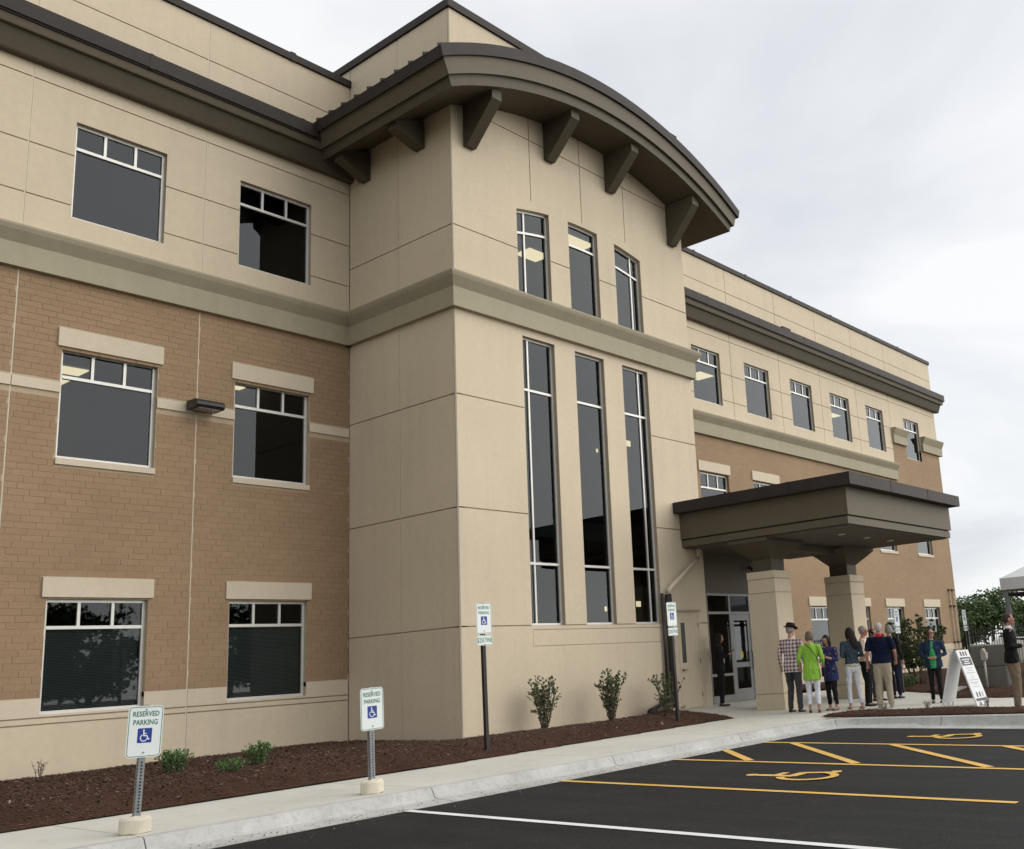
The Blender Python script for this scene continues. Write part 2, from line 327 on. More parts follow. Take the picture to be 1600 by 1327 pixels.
# painted stalls
def ribbon(m, pts, w, zf=.006):
    for (x0, y0), (x1, y1) in zip(pts[:-1], pts[1:]):
        d = Vector((x1-x0, y1-y0)); d.normalize(); nx, ny = -d.y*w/2, d.x*w/2; n = max(1, int(math.hypot(x1-x0, y1-y0)/0.6))
        for i in range(n):
            a, b2 = i/n, (i+1)/n; P = lambda t, s: (x0+(x1-x0)*t+nx*s, y0+(y1-y0)*t+ny*s)
            q = [P(a,-1), P(b2,-1), P(b2,1), P(a,1)]
            m.quad(*[(u, v, A(u, v)+zf) for u, v in q])
    return m
for x, y0, y1, mt in ((7.10,9.0,3.4,WHITE),(9.45,9.03,3.42,YELLOW),(11.72,9.03,3.42,YELLOW),(14.06,9.03,3.42,YELLOW),(4.6,9.0,3.4,WHITE),(2.1,9.0,3.4,WHITE)):
    struct(ribbon(MB(), [(x, y0), (x-.01, y1)], .105).build('parking_line', mt))
for p, q in (((12.93,8.99),(11.80,7.82)),((13.98,8.44),(11.80,6.24)),((13.98,6.78),(11.80,4.55)),((13.98,5.12),(12.3,3.44))):
    struct(ribbon(MB(), [p, q], .125, .009).build('hatch_line', YELLOW))
# wheelchair symbol as strokes, u right, v up, unit = symbol height
def isa(m, place, w=0.085):
    def stroke(pts, w):
        for (x0, y0), (x1, y1) in zip(pts[:-1], pts[1:]):
            d = Vector((x1-x0, y1-y0)); 
            if d.length < 1e-6: continue
            d.normalize(); e2 = d*w*0.16; nx, ny = -d.y*w/2, d.x*w/2
            m.quad(*[place(a, b2) for a, b2 in ((x0-e2.x+nx,y0-e2.y+ny),(x0-e2.x-nx,y0-e2.y-ny),(x1+e2.x-nx,y1+e2.y-ny),(x1+e2.x+nx,y1+e2.y+ny))])
    m.quad(*[place(-.09+.072*math.cos(t*math.pi/7), .435+.072*math.sin(t*math.pi/7)) for t in range(14)])
    stroke([(-.085,.345),(-.065,-.02),(.19,-.02)], w*1.15)
    stroke([(-.075,.17),(.15,.17)], w*.8)
    stroke([(.19,-.02),(.31,-.33),(.41,-.29)], w)
    stroke([(-.06+.275*math.cos(t), -.20+.275*math.sin(t)) for t in [math.radians(118+ (a*232/18)) for a in range(19)]], w*.85)
def pave_symbol(cx, cy, h):
    m = MB(); k = [0]
    def place(u, v):
        x, y = cx+u*h, cy+v*h*1.02; return (x, y, A(x, y)+.007)
    isa(m, place, .10)
    for i in range(0, len(m.f)):                       # strokes lie a hair above one another
        for vi in m.f[i]: x, y, z = m.v[vi]; m.v[vi] = (x, y, z+.0004*i)
    return struct(m.build('accessible_symbol', YELLOW))
pave_symbol(10.62, 6.45, 1.12); pave_symbol(15.28, 6.52, 1.12)
# planting beds
def inside(poly, x, y):
    c = False; n = len(poly)
    for i in range(n):
        (x0, y0), (x1, y1) = poly[i], poly[i-1]
        if (y0 > y) != (y1 > y) and x < (x1-x0)*(y-y0)/(y1-y0)+x0: c = not c
    return c
def edged(poly, x, y):
    d = 9
    for i in range(len(poly)):
        (x0, y0), (x1, y1) = poly[i], poly[i-1]; dx, dy = x1-x0, y1-y0; t = clip(((x-x0)*dx+(y-y0)*dy)/(dx*dx+dy*dy+1e-9), 0, 1)
        d = min(d, math.hypot(x-x0-t*dx, y-y0-t*dy))
    return d
def bed_h(poly, x, y, hi=.11):
    d = edged(poly, x, y)
    n = vnoise(x*1.3, y*1.3)*.04+vnoise(x*5, y*5)*.022+vnoise(x*19, y*19)*.008+vnoise(x*43, y*43)*.005
    return G(x, y)+.012+hi*smst(d/0.75)*0.55+min(1, d/.12)*(n*.9+.008)
BEDA = [(-12,11.33),(5,11.30),(9,11.28),(13,11.50),(17.25,11.72),(17.95,12.85),(18.05,14.05),(12.1,14.05),(12.1,17.36),(-12,17.36)]
def bedmesh(poly, x0, x1, y0, y1, st, hi):
    inp = lambda x, y: inside(poly, x, y)
    return gridmesh(lin(x0, x1, int((x1-x0)/st)), lin(y0, y1, int((y1-y0)/st)), lambda x, y: bed_h(poly, x, y, hi) if inp(x, y) else G(x, y)+.004, lambda x, y: inp(x, y))
bd = bedmesh(BEDA, 3.5, 18.1, 11.25, 17.4, .055, .17).build('mulch_bed', MULCH); struct(bd)
bd = bedmesh(BEDA, -12, 3.5, 11.25, 17.4, .3, .17).build('mulch_bed', MULCH); struct(bd)
BEDI = [(17.22,9.80),(18.40,9.62),(18.30,8.2),(18.12,6.0),(18.05,-10.3),(17.09,-10.3),(17.09,8.9)]
struct(bedmesh(BEDI, 17.05, 18.5, -10.3, 9.9, .06, .07).build('mulch_bed', MULCH))
BEDR = [(26.3,17.4),(26.0,12.3),(24.6,10.7),(22.3,9.2),(21.7,7.4),(21.3,5.0),(22.0,-10),(44,-10),(44,17.4)]
struct(bedmesh(BEDR, 21.2, 44, -10, 17.45, .16, .10).build('mulch_bed', MULCH))
# loose bark chips
def chips(poly, n, x0, x1, y0, y1, hi, sc=1.0):
    m = MB(); vals = []; r = random.Random(3)
    while len(m.f) < n:
        x, y = r.uniform(x0, x1), r.uniform(y0, y1)
        if not inside(poly, x, y): continue
        z = bed_h(poly, x, y, hi)+.006; l = r.uniform(.007, .024)*sc*(1.9 if r.random() < .06 else 1); w = l*r.uniform(.18, .4); a = r.uniform(0, math.pi); t = r.uniform(-.5, .5)
        c, s_ = math.cos(a), math.sin(a); tz = math.sin(t)*l
        m.quad((x-c*l-s_*w, y-s_*l+c*w, z-tz), (x+c*l-s_*w, y+s_*l+c*w, z+tz), (x+c*l+s_*w, y+s_*l-c*w, z+tz+.004), (x-c*l+s_*w, y-s_*l-c*w, z-tz+.004))
        v = r.random(); vals.append(v*.93 if r.random() > .012 else 1.0)
    me = m.mesh('bark_chips'); tint_attr(me, vals); return me
o = obj('bark_chips', chips(BEDA, 22000, 3.8, 18.0, 11.3, 17.3, .17), CHIP); stuff(o, 'loose dark bark chips strewn over the long bed at the wall', 'mulch')
o = obj('bark_chips', chips(BEDI, 1500, 17.1, 18.4, 3.5, 9.7, .07), CHIP); stuff(o, 'loose dark bark chips on the narrow bed behind the kerb', 'mulch')
o = obj('bark_chips', chips(BEDR, 1500, 21.5, 30, 4, 13, .10, 1.6), CHIP); stuff(o, 'loose dark bark chips on the bed behind the walk', 'mulch')

# grit washed into the gutter
m = MB(); r = random.Random(21); tv = []
for k in range(750):
    x, y = r.uniform(3.5, 16.2), 9.02+abs(r.gauss(0, .13)); y = min(y, 9.29) if r.random() < .8 else 9.0-abs(r.gauss(0, .25))
    z = (A(x, 9.02)+.010+.012*clip((y-9.02)/.25, 0, 1)) if y > 9.02 else A(x, y)+.003
    q = r.uniform(.003, .009); a = r.uniform(0, 3.1); c, s_ = math.cos(a)*q, math.sin(a)*q; n0 = len(m.f)
    m.quad((x+c, y+s_, z), (x-s_, y+c, z), (x, y, z+q*.9)); m.quad((x-s_, y+c, z), (x-c, y-s_, z), (x, y, z+q*.9)); m.quad((x-c, y-s_, z), (x+s_, y-c, z), (x, y, z+q*.9)); m.quad((x+s_, y-c, z), (x+c, y+s_, z), (x, y, z+q*.9))
    tv += [r.choice((.6, .8, .93, 1.0))]*(len(m.f)-n0)
me = m.mesh('gutter_grit'); tint_attr(me, tv); stuff(obj('gutter_grit', me, CHIP), 'fine grit and bark crumbs lying in the kerb gutter', 'grit')
# ------------------------------------------------------------ office building
W, T, SX, TX, W2 = 17.27, 14.0, 12.22, 19.79, 17.5
office = empty('office_building', (SX, W, 0)); tag(office, 'three storey tan precast and brick office building with curved tower roof', 'building')
def P(m, name, mat, parent=None, **k):
    o = m.build(name, mat, parent or office, **k)
    if parent is None: o.matrix_parent_inverse = Matrix.Translation((-SX, -W, 0))
    return o
def panel(m, plane, face, depth, a0, a1, z0, z1, holes=(), hdepth=None):
    # rectangle with rectangular holes, front at `face`, edges run back by depth, hole reveals by hdepth
    hd = depth if hdepth is None else hdepth; sg = 1
    us = sorted({a0, a1, *[clip(h[i], a0, a1) for h in holes for i in (0, 1)]}); vs_ = sorted({z0, z1, *[clip(h[i], z0, z1) for h in holes for i in (2, 3)]})
    def pt(u, v, d): return (u, face+d, v) if plane == 'y' else (face+d, u, v)
    def hole(u, v): return any(h[0] < u < h[1] and h[2] < v < h[3] for h in holes)
    nu, nv = len(us)-1, len(vs_)-1; sol = [[not hole((us[i]+us[i+1])/2, (vs_[j]+vs_[j+1])/2) for j in range(nv)] for i in range(nu)]
    for i in range(nu):
        for j in range(nv):
            if not sol[i][j]: continue
            u0, u1, v0, v1 = us[i], us[i+1], vs_[j], vs_[j+1]
            q = [pt(u0,v0,0), pt(u1,v0,0), pt(u1,v1,0), pt(u0,v1,0)]
            m.quad(*(q if plane == 'y' else q[::-1]))
            for di, dj, e0, e1 in ((-1,0,(u0,v0),(u0,v1)),(1,0,(u1,v1),(u1,v0)),(0,-1,(u1,v0),(u0,v0)),(0,1,(u0,v1),(u1,v1))):
                ii, jj = i+di, j+dj; inb = 0 <= ii < nu and 0 <= jj < nv
                if inb and sol[ii][jj]: continue
                d = hd if inb else depth
                q = [pt(*e0, 0), pt(*e1, 0), pt(*e1, d), pt(*e0, d)]; m.quad(*(q if plane == 'y' else q[::-1]))
    return m
GAP = .011
def pan(plane, face, a0, a1, z0, z1, holes=(), mat=PRE, depth=.028, name='panel', g=GAP, parent=None):
    for h in holes:                                        # an opening through the full height leaves two pieces
        if h[2] <= z0+g and h[3] >= z1-g and h[1] > a0+g and h[0] < a1-g:
            if h[0] > a0+g+.02: pan(plane, face, a0, h[0]+g, z0, z1, holes, mat, depth, name, g)
            if h[1] < a1-g-.02: pan(plane, face, h[1]-g, a1, z0, z1, holes, mat, depth, name, g)
            return
    m = MB(); panel(m, plane, face, depth, a0+g, a1-g, z0+g, z1-g, holes); return P(m, name, mat, parent)
# --- windows shared by the wings
def window_mesh(w, h, bar, mull, fr=.05, d=.07):
    m = MB(); m.box(0, fr, 0, d, 0, h).box(w-fr, w, 0, d, 0, h).box(fr, w-fr, .001, d, 0, fr).box(fr, w-fr, .001, d, h-fr, h)
    for z in bar: m.box(fr, w-fr, -.004, d-.002, z-.026, z+.026)
    for x, z0, z1 in mull: m.box(x-.023, x+.023, .002, d-.004, z0, z1)
    return m.mesh('window')
def pane_mesh(x0, x1, z0, z1): return MB().quad((x0, 0, z0), (x1, 0, z0), (x1, 0, z1), (x0, 0, z1)).mesh('pane')
WW = 1.56
WIN = {}
for k, h, zb in (('3', 1.76, 1.31), ('2', 1.84, 1.37), ('1', 1.75, 1.31)):
    WIN[k] = (window_mesh(WW, h, [zb], [(.52, zb+.026, h-.05), (1.04, zb+.026, h-.05)]),
              [pane_mesh(.05, WW-.05, .05, zb-.026), pane_mesh(.05, .497, zb+.026, h-.05), pane_mesh(.543, 1.017, zb+.026, h-.05), pane_mesh(1.063, WW-.05, zb+.026, h-.05)], h)
bl = MB()
for i in range(52): bl.box(.06, WW-.06, .0, .022, .055+i*.0235, .055+i*.0235+.017)
BLIND = bl.mesh('blind'); BLM = plain('blind_slats', (0.36, 0.365, 0.36), 0.7, 0.05)
def put_window(kind, x, z, y, blind=False):
    me, panes, h = WIN[kind]; o = obj('window', me, ALU, office); o.location = (x-SX, y+.085-W, z)
    for pm in panes: q = obj('pane', pm, GLASS, o); q.location = (0, .03, 0)
    if blind: q = obj('blind', BLIND, BLM, o); q.location = (0, .075, .01)
    return o
Z3, Z2, Z1 = 9.15, 5.02, 1.03
LC = [.755, 3.745, 6.745, 9.735]; RC = [24.87, 27.87, 30.86, 33.82, 36.82]; RE = 40.40
def hole3(x): return (x, x+WW, Z3, Z3+1.76)
def hole2(x): return (x, x+WW, Z2, Z2+1.84)
def hole1(x): return (x, x+WW, Z1, Z1+1.75)
PX = [-2.97, .03, 3.03, 6.03, 9.02, 12.21]
RX = [TX, 21.1, 24.1, 27.07, 30.17, 33.12, 36.05, 39.06]
RXE = 43.92
H3L = [hole3(x) for x in LC]; H2L = [hole2(x) for x in LC]; H1L = [hole1(x) for x in LC]
H3R = [hole3(x) for x in RC]+[hole3(RE)]; H2R = [hole2(x) for x in RC]+[hole2(RE)]; H1R = [hole1(x) for x in RC]+[hole1(RE)]
# left wing
P(panel(MB(), 'y', W+.022, .16, -3, SX, 8.4, 14.0, H3L), 'upper_wall', BACK)
P(panel(MB(), 'y', W+.006, .16, -3, SX, 1.2, 8.45, H2L+[hole1(x) for x in LC]), 'brick_backing', MORTAR)
P(panel(MB(), 'y', W+.022, .16, -3, SX, -.3, 1.28, [(x, x+WW, Z1, 1.5) for x in LC]), 'base_wall', BACK)
ROWS = [8.70, 9.362, 10.269, 11.445, 11.78, 13.18, 14.0]
for a, b2 in zip(PX[:-1], PX[1:]):
    for z0, z1 in zip(ROWS[:-1], ROWS[1:]): pan('y', W, a, b2, z0, z1, H3L)
    for z0, z1 in ((-.2, .889), (.889, .985), (.985, 1.285)): pan('y', W-.004, a, b2, z0, z1, [(x, x+WW, Z1, 1.5) for x in LC], LIME if z0 > .95 else PRE)
    for z0, z1 in ((6.09, 6.27),): pan('y', W-.022, a, b2, z0, z1, H2L, LIME, .04, 'course_stone', .006)
for x in PX[:-1]+[12.205]:
    P(MB().box(x-.009, x+.009, W+.004, W+.03, -.1, 14.0), 'sealant_and_lit_edge', SEAL_EDGE)
def lintel(x, z, y, mat=LIME): return P(MB().box(x-.075, x+WW+.075, y-.035, y+.03, z, z+.31), 'lintel', mat)
def sill(x, z, y): return P(MB().box(x-.01, x+WW+.01, y-.03, y+.12, z-.105, z-.004), 'sill', LIME)
for x in LC:
    put_window('3', x, Z3, W); put_window('2', x, Z2, W); put_window('1', x, Z1, W, True)
    lintel(x, Z2+1.86, W); lintel(x, Z1+1.775, W); sill(x, Z2, W)
# individual bricks of the left wing (1/3 running bond)
BH, BLN = .1024, .305
blocks = [(x-.08, x+WW+.08, Z2+1.85, Z2+2.18) for x in LC]+[(x-.08, x+WW+.08, Z1+1.765, Z1+2.09) for x in LC]+[(x-.012, x+WW+.012, Z2-.11, Z2+1.85) for x in LC]+[(x, x+WW, Z1, Z1+1.77) for x in LC]+[(-9, 20, 6.083, 6.277)]
blist = []; rb = random.Random(5)
nz = int((8.06-1.29)/BH)+1
for j in range(nz):
    z0 = 1.292+j*BH; z1 = z0+BH-.006
    segs = [(-3.0, SX)]
    for (bx0, bx1, bz0, bz1) in blocks:
        ov = min(z1, bz1)-max(z0, bz0)
        if ov > BH*.5 or (ov > .006 and bx1-bx0 > 10):
            ns = []
            for s0, s1 in segs:
                if bx1 <= s0 or bx0 >= s1: ns.append((s0, s1)); continue
                if bx0-s0 > .02: ns.append((s0, bx0))
                if s1-bx1 > .02: ns.append((bx1, s1))
            segs = ns
    off = (j % 3)*BLN/3*(1 if (j//3) % 2 else 1) + (.02 if j % 2 else 0)
    for s0, s1 in segs:
        k = math.floor((s0-off)/BLN)
        while off+k*BLN < s1:
            a, b2 = max(s0, off+k*BLN)+.003, min(s1, off+(k+1)*BLN)-.003; k += 1
            for jx in PX[:-1]:                               # stop at the vertical movement joints
                if a < jx < b2:
                    if jx-.012-a > .03: blist.append((a, jx-.012, z0, z1))
                    a = jx+.012
            if b2-a > .025: blist.append((a, b2, z0, z1))
def brick_faces(m, x0, x1, y, z0, z1, d=.010, c=.0025):
    b = len(m.v); o_ = ((x0,z0),(x1,z0),(x1,z1),(x0,z1)); i_ = ((x0+c,z0+c),(x1-c,z0+c),(x1-c,z1-c),(x0+c,z1-c))
    m.v += [(u, y+d, v) for u, v in o_]+[(u, y+c*.7, v) for u, v in o_]+[(u, y, v) for u, v in i_]
    m.f.append((b+8,b+9,b+10,b+11))
    for k in range(4):
        n = (k+1) % 4; m.f.append((b+4+k,b+4+n,b+8+n,b+8+k)); m.f.append((b+k,b+n,b+4+n,b+4+k))
brick_wall = [o for o in office.children if o.name.startswith('brick_backing')][0]; brick_wall.name = 'brick_wall'
fulls = [q for q in blist if q[1]-q[0] > BLN-.02 and 5.35 < q[0] and q[1] < 12.1]
def apparent(q):
    x, z = (q[0]+q[1])/2, (q[2]+q[3])/2; return x*x+W*W+(z-1.2)**2
near = set(sorted(fulls, key=apparent)[:300])
var = []
for k in range(12):
    m = MB(); brick_faces(m, 0, BLN-.006, 0, 0, BH-.006); me = m.mesh('brick'); tint_attr(me, [clip(rb.gauss(.5, .17), 0, 1)]*len(me.polygons)); me.materials.append(BRICK); var.append(me)
mj = MB(); tv = []
for q in blist:
    if q in near:
        o = obj('brick', var[rb.randrange(12)], None, brick_wall); o.location = (q[0], W-.001+rb.uniform(-.0015, .0015), q[2])
    else:
        n0 = len(mj.f); brick_faces(mj, q[0], q[1], W-.001+rb.uniform(-.0015, .0015), q[2], q[3]); tv += [clip(rb.gauss(.5, .17), 0, 1)]*(len(mj.f)-n0)
me = mj.mesh('brick_courses'); tint_attr(me, tv); o = obj('brick_courses', me, BRICK, brick_wall); o['kind'] = 'stuff'
# belt course, cornice and coping along the wings and round the tower
def belt(y): return [(y+.04,8.03),(y-.10,8.03),(y-.10,8.415),(y-.085,8.425),(y-.105,8.455),(y-.20,8.60),(y-.225,8.665),(y-.225,8.70),(y+.04,8.715)]
def corn_low(y): return [(y+.03,11.70),(y-.13,11.70),(y-.15,11.725),(y-.265,12.02),(y-.265,12.05),(y+.03,12.05)]
def corn_mid(y): return [(y+.03,12.051),(y-.335,12.051),(y-.345,12.075),(y-.375,12.19),(y+.03,12.19)]
def corn_top(y): return [(y+.03,12.191),(y-.405,12.191),(y-.405,12.215),(y-.437,12.222),(y-.437,12.49),(y-.40,12.515),(y+.03,12.56)]
def coping(y): return [(y-.05,14.0),(y-.05,14.155),(y+.35,14.175),(y+.35,14.0)]
for (x0, x1, y) in ((-3.0, SX, W), (TX, 39.06, W2)):
    P(MB().prism(belt(y), x0, x1-(.0 if y == W else .0), 'x'), 'belt_course', BAND, fix=True)
for (x0, x1, y) in ((-3.0, SX, W), (TX, RXE+.40, W2)):
    e1 = x1 if y == W else RXE+.15
    P(MB().prism(corn_low(y), x0, e1+(0 if y == W else .10), 'x'), 'cornice', BROWN, fix=True)
    P(MB().prism(corn_mid(y), x0, x1-(0 if y == W else .05), 'x'), 'cornice_strip', BROWN2, fix=True)
    P(MB().prism(corn_top(y), x0, x1, 'x'), 'cornice_gutter', METAL, fix=True)
    P(MB().prism(coping(y), x0, x1 if y == W else RXE+.05, 'x'), 'coping', METAL, fix=True)
for y, xs_ in ((W, [-1.4, 1.65, 4.7, 7.75, 10.8]), (W2, [22.3, 25.35, 28.4, 31.45, 34.5, 37.55, 40.6])):
    for x in xs_:
        P(MB().box(x-.035, x+.035, y-.441, y-.39, 12.205, 12.50), 'gutter_seam', METAL); P(MB().box(x-.06, x+.06, y-.054, y+.2, 13.99, 14.18), 'coping_seam', METAL)
# right wing
P(panel(MB(), 'y', W2+.022, .16, TX, RXE, 8.4, 14.0, H3R), 'upper_wall', BACK)
P(panel(MB(), 'y', W2, .16, TX, 39.06, 1.2, 8.45, H2R+H1R), 'brick_wall', FBRICK)
P(panel(MB(), 'y', W2-.002, .16, 39.06, RXE, 1.2, 9.64, H3R+H2R+H1R), 'brick_wall', FBRICK)
P(panel(MB(), 'y', W2+.01, .16, TX, RXE, -.3, 1.28, [(h[0], h[1], Z1, 1.5) for h in H1R]), 'base_wall', BACK)
for a, b2 in zip(RX[:-1], RX[1:]):
    for z0, z1 in zip(ROWS[:-1], ROWS[1:]): pan('y', W2, a, b2, z0, z1, H3R)
    for z0, z1 in ((-.2, .889), (.889, .985), (.985, 1.26)): pan('y', W2-.012, a, b2, z0, z1, [(h[0], h[1], Z1, 1.5) for h in H1R])
for z0, z1 in ((9.9, 10.269), (10.269, 11.445), (11.445, 11.78), (11.78, 13.18), (13.18, 14.0)): pan('y', W2, 39.06, RXE, z0, z1, H3R)
for z0, z1 in ((-.2, .889), (.889, .985), (.985, 1.26)): pan('y', W2-.012, 39.06, RXE, z0, z1, [(h[0], h[1], Z1, 1.5) for h in H1R])
for a, b2 in ((39.06, RE-.02), (RE+WW+.06, RXE+.22)):
    m = MB().prism([(W2+.04, 9.64), (W2-.10, 9.64), (W2-.10, 9.99), (W2-.12, 10.02), (W2-.225, 10.24), (W2-.225, 10.29), (W2+.04, 10.30)], a, b2, 'x'); P(m, 'belt_course', BAND, fix=True)
for x in RC+[RE]:
    put_window('3', x, Z3, W2); put_window('2', x, Z2, W2); put_window('1', x, Z1, W2)
    lintel(x, Z2+1.86, W2); lintel(x, Z1+1.775, W2); sill(x, Z2, W2)
# end wall, rear wall and flat roof close the volume
P(MB().box(RXE-.2, RXE-.001, W2+.165, 34, -.3, 14.0), 'end_wall', PRE)
P(MB().box(-3.2, -3.0, W, 34, -.3, 14.0), 'end_wall', PRE)
P(MB().box(-3.0, RXE-.2, 33.8, 34, -.3, 14.0), 'rear_wall', PRE)
P(MB().box(-3.0, RXE-.2, W2+.25, 33.8, 13.0, 13.2), 'roof', METAL)
P(MB().box(30.2, 30.75, W2-.30, W2-.05, 12.53, 12.66), 'scupper_box', METAL)
# storeys seen through the glazing
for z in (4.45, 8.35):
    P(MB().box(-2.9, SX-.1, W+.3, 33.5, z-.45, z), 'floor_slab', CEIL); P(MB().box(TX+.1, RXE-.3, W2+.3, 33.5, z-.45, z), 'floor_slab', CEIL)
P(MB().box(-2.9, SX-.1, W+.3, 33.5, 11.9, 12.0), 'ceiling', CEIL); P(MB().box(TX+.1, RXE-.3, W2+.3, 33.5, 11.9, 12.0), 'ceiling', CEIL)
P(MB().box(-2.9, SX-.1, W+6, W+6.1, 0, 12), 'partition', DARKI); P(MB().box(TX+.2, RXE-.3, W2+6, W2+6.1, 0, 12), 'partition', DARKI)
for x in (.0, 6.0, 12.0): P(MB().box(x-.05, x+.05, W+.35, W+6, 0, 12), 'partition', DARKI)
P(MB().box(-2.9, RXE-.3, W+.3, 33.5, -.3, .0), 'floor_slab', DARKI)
def ceil_light(x0, x1, y0, y1, z): return P(MB().box(x0, x1, y0, y1, z, z+.02), 'ceiling_light', LAMP)
ceil_light(7.9, 8.95, 21.55, 22.05, 7.86); ceil_light(8.2, 8.97, 22.45, 22.9, 7.86); ceil_light(11.42, 11.93, 20.1, 20.4, 7.86); ceil_light(11.6, 11.94, 20.75, 21.0, 7.86)
ceil_light(30.4, 31.3, 21.05, 21.8, 11.87); ceil_light(40.7, 41.5, 21.0, 21.4, 11.87)
# ------------------------------------------------------------ tower
TW1, TW2, TW3 = (14.00, 14.93), (15.56, 16.50), (17.13, 18.05)
ZB, ZT = 2.06, 7.87
lowholes = [(a, b2, ZB, ZT) for a, b2 in (TW1, TW2, TW3)]
UW1, UW2, UW3 = (13.95, 14.92), (15.52, 16.49), (17.08, 18.02)
UZ = 10.95
uph = [(a, b2, 8.72, UZ) for a, b2 in (UW1, UW2, UW3)]
P(panel(MB(), 'y', T+.022, .15, SX+.022, TX-.022, -.3, 14.45, lowholes+uph), 'tower_backing', BACK)
P(panel(MB(), 'x', SX+.022, .15, T+.022, 24, -.3, 14.45, ()), 'tower_backing', BACK)
m = MB(); panel(m, 'x', TX-.022, -.15, T+.022, 24, -.3, 14.45, ()); P(m, 'tower_backing', BACK, fix=True)
P(MB().box(SX+.1, TX-.1, 23.8, 24, 13, 14.45), 'tower_backing', BACK)
P(MB().box(SX+.1, TX-.1, T+.2, 23.9, 13.9, 14.0), 'roof', METAL)
RT = [-.2, 2.06, 4.21, 6.35, 8.06]
for z0, z1 in zip(RT[1:-1], RT[2:]):
    pan('y', T, SX, 14.0, z0, z1); pan('y', T, 18.05, TX, z0, z1)
pan('y', T, 14.0-2*GAP, 18.05+2*GAP, 2.06, 8.06, lowholes)
pan('y', T, SX, TX, -.2, 2.06, [(14.01, 18.15, 1.665, 1.985), (18.60, 19.44, -.3, 2.32), ])
pan('y', T+.003, 14.01, 18.15, 1.665, 1.985, g=.010)
pan('y', T, SX, TX, 8.70, 9.74, uph)
uc = [SX, 14.39, 15.99, 17.50, TX]
for a, b2 in zip(uc[:-1], uc[1:]):
    pan('y', T, a, b2, 9.74, 12.35, uph); pan('y', T, a, b2, 12.35, 14.45)
for (y0, y1) in ((T+.028, 15.63), (15.63, W)):
    for z0, z1 in zip(RT[:-1], RT[1:]): pan('x', SX, y0, y1, z0, z1)
    for z0, z1 in ((8.70, 9.74), (9.74, 12.35), (12.35, 14.45)): pan('x', SX, y0, y1, z0, z1)
pan('x', SX, W, 21, 12.35, 14.45)
for y0, y1 in ((T+.028, 19), (19, 24)):
    for z0, z1 in ((8.7, 9.74), (9.74, 12.35), (12.35, 14.45)):
        m = MB(); panel(m, 'x', TX, -.028, y0+GAP, y1-GAP, z0+GAP, z1-GAP, ()); P(m, 'panel', PRE, fix=True)
P(MB().box(SX+.004, SX+.03, 15.623, 15.637, -.1, 14.4), 'sealant_and_lit_edge', SEAL_EDGE)
m = MB(); m.quad((SX-.001, T+.026, -.1), (SX+.016, T-.002, -.1), (SX+.016, T-.002, 14.4), (SX-.001, T+.026, 14.4)); P(m, 'sealant_and_lit_edge', SEAL_EDGE)  # lit edge of the corner chamfer, highlight put into cream colour; not sealant
# arched heads over the three upper lights, following the roof curve
AC, AR = Vector((16.0, 10.86-9.3)), 9.3
def archz(x): return AC.y+math.sqrt(AR*AR-(x-AC.x)**2)
for a, b2 in (UW1, UW2, UW3):
    m = MB(); n = 8
    for i in range(n):
        x0, x1 = a+(b2-a)*i/n, a+(b2-a)*(i+1)/n
        m.quad((x0, T, archz(x0)), (x1, T, archz(x1)), (x1, T, UZ), (x0, T, UZ)); m.quad((x0, T+.17, archz(x0)), (x1, T+.17, archz(x1)), (x1, T, archz(x1)), (x0, T, archz(x0)))
    P(m, 'arch_head', PRE)
def tower_window(a, b2, z0, z1f, bars, mulls, y=T+.09):
    # frame members follow the head curve z1f(x); panes are cut to each light
    m = MB(); fr = .045; d0, d1 = y, y+.07; n = 6
    m.box(a, a+fr, d0, d1, z0, z1f(a)); m.box(b2-fr, b2, d0, d1, z0, z1f(b2)); m.box(a+fr, b2-fr, d0+.001, d1, z0, z0+fr)
    for i in range(n):
        x0, x1 = a+fr+(b2-a-2*fr)*i/n, a+fr+(b2-a-2*fr)*(i+1)/n; t0, t1 = z1f(x0), z1f(x1)
        m.quad((x0,d0+.001,t0-fr), (x1,d0+.001,t1-fr), (x1,d0+.001,t1), (x0,d0+.001,t0)); m.quad((x0,d0+.001,t0-fr), (x0,d1,t0-fr), (x1,d1,t1-fr), (x1,d0+.001,t1-fr))
    bz = [z0+fr]+[None]*0
    for zf in bars:
        for i in range(n):
            x0, x1 = a+fr+(b2-a-2*fr)*i/n, a+fr+(b2-a-2*fr)*(i+1)/n; p0, p1 = zf(x0), zf(x1); h = .024
            for q in (((x0,d0-.004,p0-h),(x1,d0-.004,p1-h),(x1,d0-.004,p1+h),(x0,d0-.004,p0+h)), ((x0,d0-.004,p0+h),(x1,d0-.004,p1+h),(x1,d1-.01,p1+h),(x0,d1-.01,p0+h)), ((x0,d1-.01,p0-h),(x1,d1-.01,p1-h),(x1,d0-.004,p1-h),(x0,d0-.004,p0-h))): m.quad(*q)
    for x in mulls: m.box(x-.021, x+.021, d0+.003, d1-.004, z0+fr, z1f(x)-fr)
    o = P(m, 'tower_window', ALU)
    xs_ = [a+fr]+[v for x in mulls for v in (x-.021, x+.021)]+[b2-fr]
    lv = [lambda x: z0+fr]+[f for zf in bars for f in ((lambda x, q=zf: q(x)-.024), (lambda x, q=zf: q(x)+.024))]+[lambda x: z1f(x)-fr]
    for i in range(0, len(xs_), 2):
        for j in range(0, len(lv), 2):
            mm = MB(); x0, x1 = xs_[i], xs_[i+1]; k = 4
            for t in range(k):
                u0, u1 = x0+(x1-x0)*t/k, x0+(x1-x0)*(t+1)/k; mm.quad((u0, y+.03, lv[j](u0)), (u1, y+.03, lv[j](u1)), (u1, y+.03, lv[j+1](u1)), (u0, y+.03, lv[j+1](u0)))
            mm.build('pane', GLASS, o)
    return o
flat = lambda z: (lambda x: z)
